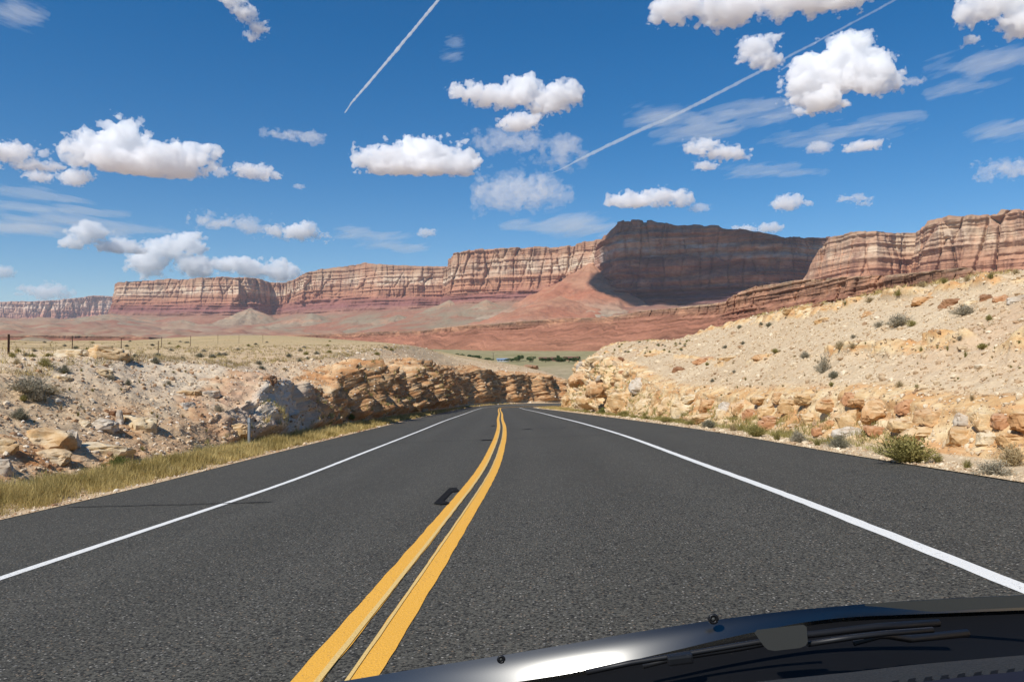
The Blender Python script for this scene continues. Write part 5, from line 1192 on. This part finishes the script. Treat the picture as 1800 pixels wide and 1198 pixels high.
# dry grass thinly spread over the plain and along the crest of the scree
def plain_grass(VG, r0, r1, n, seed, kind, hgt):
    rs = np.random.RandomState(seed); sub = VG[:, r0:r1]
    dist = np.linalg.norm(sub - EYE, axis=-1)
    I = rs.randint(0, sub.shape[0] - 1, n * 3); J = rs.randint(0, sub.shape[1] - 1, n * 3)
    P = sub[I, J] * (1 - rs.rand(n * 3, 1) * .9) + 0; u = rs.rand(n * 3, 1); w_ = rs.rand(n * 3, 1)
    P = sub[I, J] + (sub[I + 1, J] - sub[I, J]) * u + (sub[I, J + 1] - sub[I, J]) * w_
    px, py, dep = project(P); D = np.linalg.norm(P - EYE, axis=1)
    cl = fbm(P[:, 0] / 7, P[:, 1] / 7, 0 * D, 3, seed)
    keep = (dep > 5) & (D < 260) & (px > -200) & (px < 2000) & (rs.rand(n * 3) < np.clip(.5 + cl, .05, 1)); P, D = P[keep][:n], D[keep][:n]; n = len(P); nb = 6
    B = np.repeat(P, nb, 0) + rs.normal(0, .07, (n * nb, 3)) * np.array([1, 1, 0])
    th = rs.rand(n * nb) * 2 * math.pi; el = np.radians(rs.uniform(40, 88, n * nb))
    d = np.stack([np.cos(el) * np.cos(th), np.cos(el) * np.sin(th), np.sin(el)], -1)
    V, Fc, T = blades(rs, B, d, np.repeat(hgt * rs.uniform(.5, 1.2, n), nb), np.repeat(0.006 * np.clip(D / 12, 1, 9), nb), rs.uniform(0, .3, n * nb), 2)
    o = link("grass", mesh_np("grass", V, Fc, False, dict(tone=T)), PM[kind]); o['kind'] = 'stuff'
plain_grass(VL, 140, 222, 9000, 21, 'dry', 0.22)
plain_grass(VL, 140, 222, 3500, 22, 'straw', 0.26)
plain_grass(VR, 186, 206, 1500, 23, 'straw', 0.22)

# ---- posts and fence
m_galv, nt = new_mat("galvanised_steel"); surf(nt, nt.mix(nt.noise(nt.pos(), 30, 4, 0.6), (0.24, 0.27, 0.29), (0.36, 0.39, 0.40)), 0.55, spec=0.5, Metallic=0.5)
m_rusty, nt = new_mat("rusty_steel"); surf(nt, (0.12, 0.07, 0.045), 0.8)
def marker_post(px, yt, yb, label, refl):
    hit = ground_hit(px, yb, [left_ob]); p = hit[1]; dep = float((p - EYE) @ FW); h = (yb - yt) / F * dep
    root = empty("marker_post", tuple(p - np.array([0, 0, .25]))); tag(root, label, "marker post")
    bm = bmesh.new(); H = h + .25
    w = 0.05                                                       # open channel section
    prof = [(-w, .035), (-w * .55, .0), (w * .55, 0), (w, .035), (w, .04), (w * .5, .006), (-w * .5, .006), (-w, .04)]
    vs = [[bm.verts.new((x, y, z)) for x, y in prof] for z in (0, H)]
    for i in range(8): bm.faces.new((vs[0][i], vs[0][(i + 1) % 8], vs[1][(i + 1) % 8], vs[1][i]))
    bm.faces.new(vs[1]); bm.faces.new(vs[0][::-1])
    bmesh.ops.recalc_face_normals(bm, faces=bm.faces)
    link("post", bm_mesh("post", bm), m_galv, root)
    bm = bmesh.new(); box_bm(bm, (0, -0.006, H - .09), (0.085, 0.008, 0.13)); link("reflector_plate", bm_mesh("reflector_plate", bm, 0.003), refl, root)
m_refl, nt = new_mat("dull_reflector"); surf(nt, (0.30, 0.33, 0.35), 0.35, spec=0.5)
marker_post(437, 734, 786, "grey steel marker post standing in the grass on the left", m_refl)
marker_post(757, 710, 721, "distant marker post at the foot of the dark cliff", m_refl)
fence = None; tops = []
for k, (px, yt, yb) in enumerate([(15, 587, 622), (127, 590, 616), (213, 594, 613), (284, 592, 610), (335, 590, 608), (383, 588, 604), (420, 588, 603), (462, 588, 602)]):
    hit = ground_hit(px, yb, [left_ob])
    if hit is None: continue
    p = hit[1]; dep = float((p - EYE) @ FW); h = (yb - yt) / F * dep
    if fence is None: fence = empty("wire_fence", tuple(p)); tag(fence, "wire fence on thin steel posts crossing the dry plain", "fence"); f0 = p
    q = p - f0
    bm = bmesh.new(); box_bm(bm, (0, 0, h / 2 - .2), (0.07, 0.02, h + .4)); box_bm(bm, (0, -.025, h / 2 - .2), (0.02, 0.05, h + .396))
    link("post", bm_mesh("post", bm), m_rusty, fence, tuple(q)); tops.append((q, h))
for lv in (0.35, 0.62, 0.9):
    pts = []
    for (a, ha), (b, hb) in zip(tops[:-1], tops[1:]):
        for t in np.linspace(0, 1, 7)[:-1]: pts.append(a * (1 - t) + b * t + np.array([0, 0, (ha * (1 - t) + hb * t) * lv - 0.10 * math.sin(math.pi * t)]))
    pts.append(tops[-1][0] + np.array([0, 0, tops[-1][1] * lv]))
    link("wire", tube_mesh("wire", pts, 0.006, 5), m_rusty, fence)
hit = ground_hit(278, 625, [left_ob]); p = hit[1]
bm = bmesh.new(); box_bm(bm, (0, 0, .35), (0.05, 0.02, 1.5)); box_bm(bm, (0, -.02, .35), (0.02, 0.04, 1.49))
o = link("fence_post", bm_mesh("fence_post", bm), m_rusty, loc=tuple(p)); tag(o, "lone thin steel stake standing nearer than the fence", "fence post")

# ---- the small settlement on the green plain
m_wall, nt = new_mat("pale_wall"); surf(nt, (0.55, 0.57, 0.60), 0.8)
m_blue, nt = new_mat("blue_roof"); surf(nt, (0.22, 0.30, 0.42), 0.6)
m_adobe, nt = new_mat("brown_wall"); surf(nt, (0.20, 0.10, 0.065), 0.9)
m_brownroof, nt = new_mat("brown_roof"); surf(nt, (0.16, 0.075, 0.05), 0.8)
m_dark, nt = new_mat("dark_opening"); surf(nt, (0.02, 0.02, 0.022), 0.3)
def house(px, yb, w_px, h_px, wall, roof, label, nwin, gable=True):
    hit = ground_hit(px, yb, [terr]); p = hit[1]; dep = float((p - EYE) @ FW); w, h = w_px / F * dep, h_px / F * dep; d = min(w * .7, 8)
    root = empty("house", tuple(p), -math.atan2(p[0], p[1])); tag(root, label, "house")
    hw = h * 0.62
    bm = bmesh.new(); box_bm(bm, (0, 0, hw / 2 - .3), (w, d, hw + .6)); link("wall", bm_mesh("wall", bm), wall, root)
    bm = bmesh.new(); e = .4
    pr = [(-d / 2 - e, hw), (0, h), (d / 2 + e, hw), (d / 2 + e, hw - .15), (0, h - .15), (-d / 2 - e, hw - .15)]
    A = [bm.verts.new((-w / 2 - e, y, z + .01)) for y, z in pr]; B = [bm.verts.new((w / 2 + e, y, z + .01)) for y, z in pr]
    for i in range(6): bm.faces.new((A[i], A[(i + 1) % 6], B[(i + 1) % 6], B[i]))
    bm.faces.new(A[::-1]); bm.faces.new(B); bmesh.ops.recalc_face_normals(bm, faces=bm.faces); link("roof", bm_mesh("roof", bm), roof, root)
    for k in range(nwin):
        bm = bmesh.new(); box_bm(bm, (-w / 2 + (k + .5) * w / nwin, -d / 2 - .02, hw * .5), (w / nwin * .4, .06, hw * .45)); link("window" if k != nwin // 2 else "door", bm_mesh("window", bm), m_dark, root)
house(884, 635, 20, 5.5, m_wall, m_blue, "small pale house with a blue roof out on the plain", 4)
house(966, 633.5, 36, 6, m_adobe, m_brownroof, "long low brown building behind the plain's trees", 6)
house(1004, 633, 24, 6.5, m_adobe, m_brownroof, "shorter brown building at the right end of the trees", 4)
m_trunk, nt = new_mat("bark"); surf(nt, (0.10, 0.07, 0.05), 0.9)
_tm = []
for v in range(3):
    rs2 = np.random.RandomState(60 + v); n = 1500
    cen = rs2.normal(0, .36, (9, 3)) * np.array([1, 1, .55]) + np.array([0, 0, .60]); rad = rs2.uniform(.16, .30, 9)
    k = rs2.randint(0, 9, n); dd = rs2.normal(size=(n, 3)); dd /= np.linalg.norm(dd, axis=1, keepdims=True)
    b = cen[k] + dd * (rad[k] * rs2.uniform(.5, 1, n) ** .5)[:, None]; b[:, 2] = np.maximum(b[:, 2], .05)
    V, Fc, T = blades(rs2, b, dd * .6 + rs2.normal(0, .5, (n, 3)), rs2.uniform(.07, .13, n), rs2.uniform(.06, .10, n), 0 * b[:, 0], 1)
    _tm.append(mesh_np("crown", V, Fc, False, dict(tone=T)))
m_tree = leaf_mat("tree_leaves", (0.035, 0.065, 0.02), (0.12, 0.17, 0.055))
for x in _tm: x.materials.append(m_tree)
_tk = tube_mesh("trunk", [(0, 0, -.1), (.02, 0, .3), (.0, .03, .6)], [.05, .035, .015], 7); _tk.materials.append(m_trunk)
for k, (x, yb, w, h, lab) in enumerate([(808, 629, 18, 7, "leftmost low green tree on the plain"), (826, 630, 20, 7, "green tree right of the leftmost one on the plain"), (838, 631, 18, 7, "green tree at the right end of the left row on the plain"), (857, 634, 24, 5, "low spreading tree just left of the blue roofed house"),
    (898, 635.5, 22, 6, "low tree just right of the blue roofed house"), (912, 635, 20, 11, "tallest grey green tree beside the blue roofed house"), (932, 636, 20, 9, "round dark tree halfway between the houses"), (959, 636.5, 24, 8, "green tree in front of the long brown building"),
    (983, 636.5, 22, 8, "tree left of the broad dark one at the brown buildings"), (1000, 637, 36, 9, "broad dark tree in front of the shorter brown building"), (981, 630, 8, 6, "small treetop above the long brown building"), (1016, 634, 10, 8, "tree at the right end of the settlement")]):
    hit = ground_hit(x, yb, [terr]); p = hit[1]; dep = float((p - EYE) @ FW)
    root = empty("tree", tuple(p), k * 1.3); tag(root, lab, "tree"); root.scale = (w / F * dep * .55, w / F * dep * .55, h / F * dep)
    link("crown", _tm[k % 3], None, root); link("trunk", _tk, None, root)
hit = ground_hit(867, 633, [terr]); p = hit[1]; dep = float((p - EYE) @ FW)
pole = empty("utility_pole", tuple(p)); tag(pole, "thin utility pole left of the blue roofed house", "utility pole")
link("pole", tube_mesh("pole", [(0, 0, -.5), (0, 0, 14 / F * dep)], [.14, .10], 8), m_trunk, pole)
bm = bmesh.new(); box_bm(bm, (0, -.12, 13.2 / F * dep), (1.8, .1, .12)); link("crossarm", bm_mesh("crossarm", bm), m_trunk, pole)

# ------------------------------------------------------------------ the car we look out of
def cpt(x, y, d):
    """point at forward distance d seen at angle (x, y)"""
    return EYE + d * (FW + RT * (x - PW / 2) / F - UP * (y - PH / 2) / F)
CAR0 = np.array([0.25, 1.3, -0.06])
car = empty("car", tuple(CAR0)); tag(car, "dark car whose hood, wipers and dashboard fill the bottom right corner", "car")
m_hood, nt = new_mat("dark_car_paint")
surf(nt, (0.035, 0.036, 0.038), nt.ramp(nt.noise(nt.pos(), 60, 3, 0.6), [(0.3, 0.24), (0.7, 0.29)]), spec=0.5, Metallic=0.85)
m_lip, nt = new_mat("hood_edge_paint")
surf(nt, (0.15, 0.15, 0.145), 0.28, spec=0.5, Metallic=1.0)
m_black, nt = new_mat("black_plastic"); surf(nt, (0.004, 0.004, 0.0045), 0.7, spec=0.15)
m_rubber, nt = new_mat("wiper_rubber"); surf(nt, (0.007, 0.007, 0.008), 0.5, spec=0.4)
m_dash, nt = new_mat("grained_dashboard")
g = nt.n('ShaderNodeTexVoronoi', {'Vector': nt.pos(), 'Scale': 420.0}).outputs['Distance']
surf(nt, nt.mix(g, (0.012, 0.014, 0.015), (0.026, 0.028, 0.029)), 0.75, nt.bump(g, 0.5, 0.002), spec=0.25)
m_navy, nt = new_mat("navy_dashboard"); surf(nt, (0.010, 0.011, 0.020), 0.7, spec=0.2)
m_grey, nt = new_mat("grey_plastic_and_sheen"); surf(nt, (0.045, 0.046, 0.042), 0.6, spec=0.3)
UPE = np.array([(560, 1203.5), (590, 1198), (640, 1190), (740, 1173), (881, 1151), (1000, 1131), (1100, 1113), (1240, 1091), (1330, 1079), (1400, 1071), (1550, 1058), (1700, 1049), (1840, 1043)], float)
LOE = np.array([(560, 1250), (700, 1232), (800, 1216), (900, 1199), (1000, 1183), (1100, 1162), (1200, 1139), (1270, 1122), (1330, 1109), (1420, 1091), (1500, 1083), (1600, 1079), (1840, 1070)], float)
xs_ = np.linspace(560, 1840, 150)
yu = np.interp(xs_, UPE[:, 0], UPE[:, 1]); yl = np.interp(xs_, LOE[:, 0], LOE[:, 1])
k5 = np.hanning(15); k5 /= k5.sum(); yl = np.convolve(np.pad(yl, 7, mode='reflect', reflect_type='odd'), k5, 'valid'); yu = np.convolve(np.pad(yu, 7, mode='reflect', reflect_type='odd'), k5, 'valid')
Xw = (xs_ - 957) / F * 1.1
dU = 1.12 + np.clip((Xw - 0.20) ** 2 / (2 * 0.85), 0, 0.16)
dL = dU - 0.020 * (yl - yu) / 35
rowsP = []
for t in np.linspace(0, 1, 9):                                      # rear lip of the hood, lightly rolled
    P = np.array([cpt(x, a * (1 - t) + b * t, c * (1 - t) + e * t) for x, a, b, c, e in zip(xs_, yu, yl, dU, dL)])
    P[:, 2] += 0.0025 * math.sin(math.pi * t); rowsP.append(P)
G = np.stack(rowsP, 1)
link("hood_edge", mesh_np("hood_edge", (G - CAR0).reshape(-1, 3), grid_faces(150, 9), True), m_lip, car)
top = G[:, 0]; fwd = [(0.0, -0.003), (0.05, -0.024), (0.25, -0.125), (0.5, -0.25), (0.8, -0.38), (0.95, -0.46), (1.0, -0.60)]
H = np.stack([top + np.array([0, a, b]) for a, b in fwd], 1)
H[:, :, 0] += 0  
left = H[0] + np.array([-0.06, 0, -0.30]); right = H[-1] + np.array([0.06, 0, -0.30])
H = np.concatenate([left[None], H, right[None]], 0)
me = mesh_np("hood", (H - CAR0).reshape(-1, 3), grid_faces(152, len(fwd)), True)
link("hood", me, m_hood, car)
# black cowl between hood and windscreen
bot = np.array([cpt(x, 1330, 0.72) for x in xs_])
C_ = np.stack([G[:, -1] + np.array([0, 0.001, -0.006])] + [G[:, -1] * (1 - t) + bot * t + np.array([0, 0, -0.012 - 0.02 * math.sin(math.pi * t)]) for t in (0.1, 0.4, 0.7, 1.0)], 1)
link("cowl", mesh_np("cowl", (C_ - CAR0).reshape(-1, 3), grid_faces(150, 5), True), m_black, car)
# reflection along the far end of the hood, put in as a lighter grey strip
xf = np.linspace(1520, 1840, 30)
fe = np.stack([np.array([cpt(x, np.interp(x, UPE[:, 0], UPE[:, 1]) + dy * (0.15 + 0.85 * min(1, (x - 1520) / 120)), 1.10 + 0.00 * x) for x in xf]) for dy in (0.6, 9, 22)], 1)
link("fender_sheen_strip", mesh_np("fender_sheen_strip", (fe - CAR0).reshape(-1, 3), grid_faces(30, 3), True), m_grey, car)
# dashboard top with the defroster slots
DE = np.array([(1050, 1226), (1250, 1206), (1380, 1192), (1500, 1180), (1600, 1168), (1700, 1159), (1840, 1147)], float)
xd = np.linspace(1050, 1840, 60); yd = np.interp(xd, DE[:, 0], DE[:, 1])
Dm = np.stack([np.array([cpt(x, y + a, d) for x, y in zip(xd, yd)]) for a, d in ((3, 0.66), (0, 0.645), (6, 0.62), (30, 0.57), (110, 0.50))], 1)
link("dashboard", mesh_np("dashboard", (Dm - CAR0).reshape(-1, 3), grid_faces(60, 5), True), m_dash, car)
dash = [o for o in car.children if o.name.startswith("dashboard")][0]
bm = bmesh.new()
for k in range(16):
    x = 1480 + k * 29; y = np.interp(x, DE[:, 0], DE[:, 1]) + 27 - k * 0.25
    a = cpt(x, y, 0.574); b = cpt(x + 13, y - 2.5, 0.574); c = cpt(x + 11, y + 6, 0.566); d = cpt(x - 4, y + 8, 0.566)
    top4 = [bm.verts.new(p - CAR0 + np.array([0, -0.001, 0.0012])) for p in (a, b, c, d)]; low4 = [bm.verts.new(p - CAR0 + np.array([0, 0.002, -0.004])) for p in (a, b, c, d)]
    bm.faces.new(top4)
    for i in range(4): bm.faces.new((top4[i], low4[i], low4[(i + 1) % 4], top4[(i + 1) % 4]))
link("defroster_slots", bm_mesh("defroster_slots", bm), m_black, dash)
xn = np.linspace(1470, 1840, 30)
Nv = np.stack([np.array([cpt(x, np.interp(x, DE[:, 0], DE[:, 1]) + a + (0 if a > 60 else 8 - 0.02 * (x - 1470)), d) for x in xn]) for a, d in ((26, 0.560), (45, 0.55), (90, 0.52))], 1)
link("instrument_panel", mesh_np("instrument_panel", (Nv - CAR0).reshape(-1, 3), grid_faces(30, 3), True), m_navy, car)
# wipers
def wiper(arm, blade, label=None):
    root = [np.array([cpt(*p) for p in a]) - CAR0 for a in (arm, blade)]
    w = link("wiper", tube_mesh("wiper", root[0], np.linspace(0.0035, 0.0055, len(arm)), 8), m_rubber, car)
    link("wiper_blade", tube_mesh("wiper_blade", root[1], 0.0035, 6), m_rubber, w)
wiper([(1130, 1170, 1.02), (1180, 1157, 1.02), (1300, 1138, 1.03), (1420, 1115, 1.04), (1540, 1101, 1.05), (1650, 1094, 1.06)], [(1030, 1181, 1.0), (1110, 1164, 1.0), (1180, 1153, 1.0), (1330, 1128, 1.0), (1420, 1116, 1.0)])
wiper([(1500, 1130, 0.98), (1545, 1117, 0.98), (1560, 1116, 0.99), (1600, 1122, 1.0), (1700, 1112, 1.02)], [(1420, 1131, 0.97), (1500, 1119, 0.97), (1560, 1112, 0.97), (1640, 1106, 0.98)])
bm = bmesh.new(); c = cpt(1195, 1157, 0.995) - CAR0; box_bm(bm, tuple(c), (0.032, 0.014, 0.012), Matrix.Rotation(math.radians(-8), 3, 'Y')); link("wiper_joint", bm_mesh("wiper_joint", bm, 0.003), m_rubber, car)
# rounded grey tab
tabp = [(1326, 1111), (1331, 1106), (1412, 1097), (1418, 1101), (1420, 1127), (1416, 1134), (1406, 1138), (1362, 1143), (1350, 1141), (1343, 1135)]
f = [cpt(x, y, 0.96) - CAR0 for x, y in tabp]; b = [cpt(x, y, 0.966) - CAR0 for x, y in tabp]
n = len(f); me = bpy.data.meshes.new("tab"); me.from_pydata([tuple(v) for v in f + b], [], [tuple(range(n))[::-1], tuple(range(n, 2 * n))] + [(i, (i + 1) % n, n + (i + 1) % n, n + i) for i in range(n)])
link("mounting_tab", me, m_grey, car)
for x, y, r in ((881, 1158, 7), (1254, 1087, 9)):                   # washer nozzles
    c = cpt(x, y, 1.085 if x < 1000 else 1.10) - CAR0; rr = r / F * 1.09
    th = np.linspace(0, 2 * math.pi, 25)
    ring = [c + RT * rr * 0.75 * math.cos(a) + UP * rr * 0.75 * math.sin(a) for a in th]
    nz = link("washer_nozzle", tube_mesh("washer_nozzle", ring, rr * 0.34, 8, False), m_rubber, car)
    bm = bmesh.new(); bmesh.ops.create_uvsphere(bm, u_segments=12, v_segments=8, radius=rr * 0.42); bmesh.ops.translate(bm, verts=bm.verts[:], vec=tuple(c)); link("nozzle_ball", bm_mesh("nozzle_ball", bm, 0, True), m_grey, nz)
# ------------------------------------------------------------------ air between us and the far cliffs
m, nt = new_mat("pale_air")
v = nt.n('ShaderNodeVolumePrincipled', {'Color': (0.74, 0.84, 1.0, 1), 'Density': 3.6e-5, 'Anisotropy': 0.0})
nt.t.links.new(v.outputs[0], nt.n('ShaderNodeOutputMaterial').inputs['Volume'])
bm = bmesh.new(); box_bm(bm, (0, 2500, 305), (26000, 16500, 790))
o = link("haze", bm_mesh("haze", bm), m); o['kind'] = 'stuff'
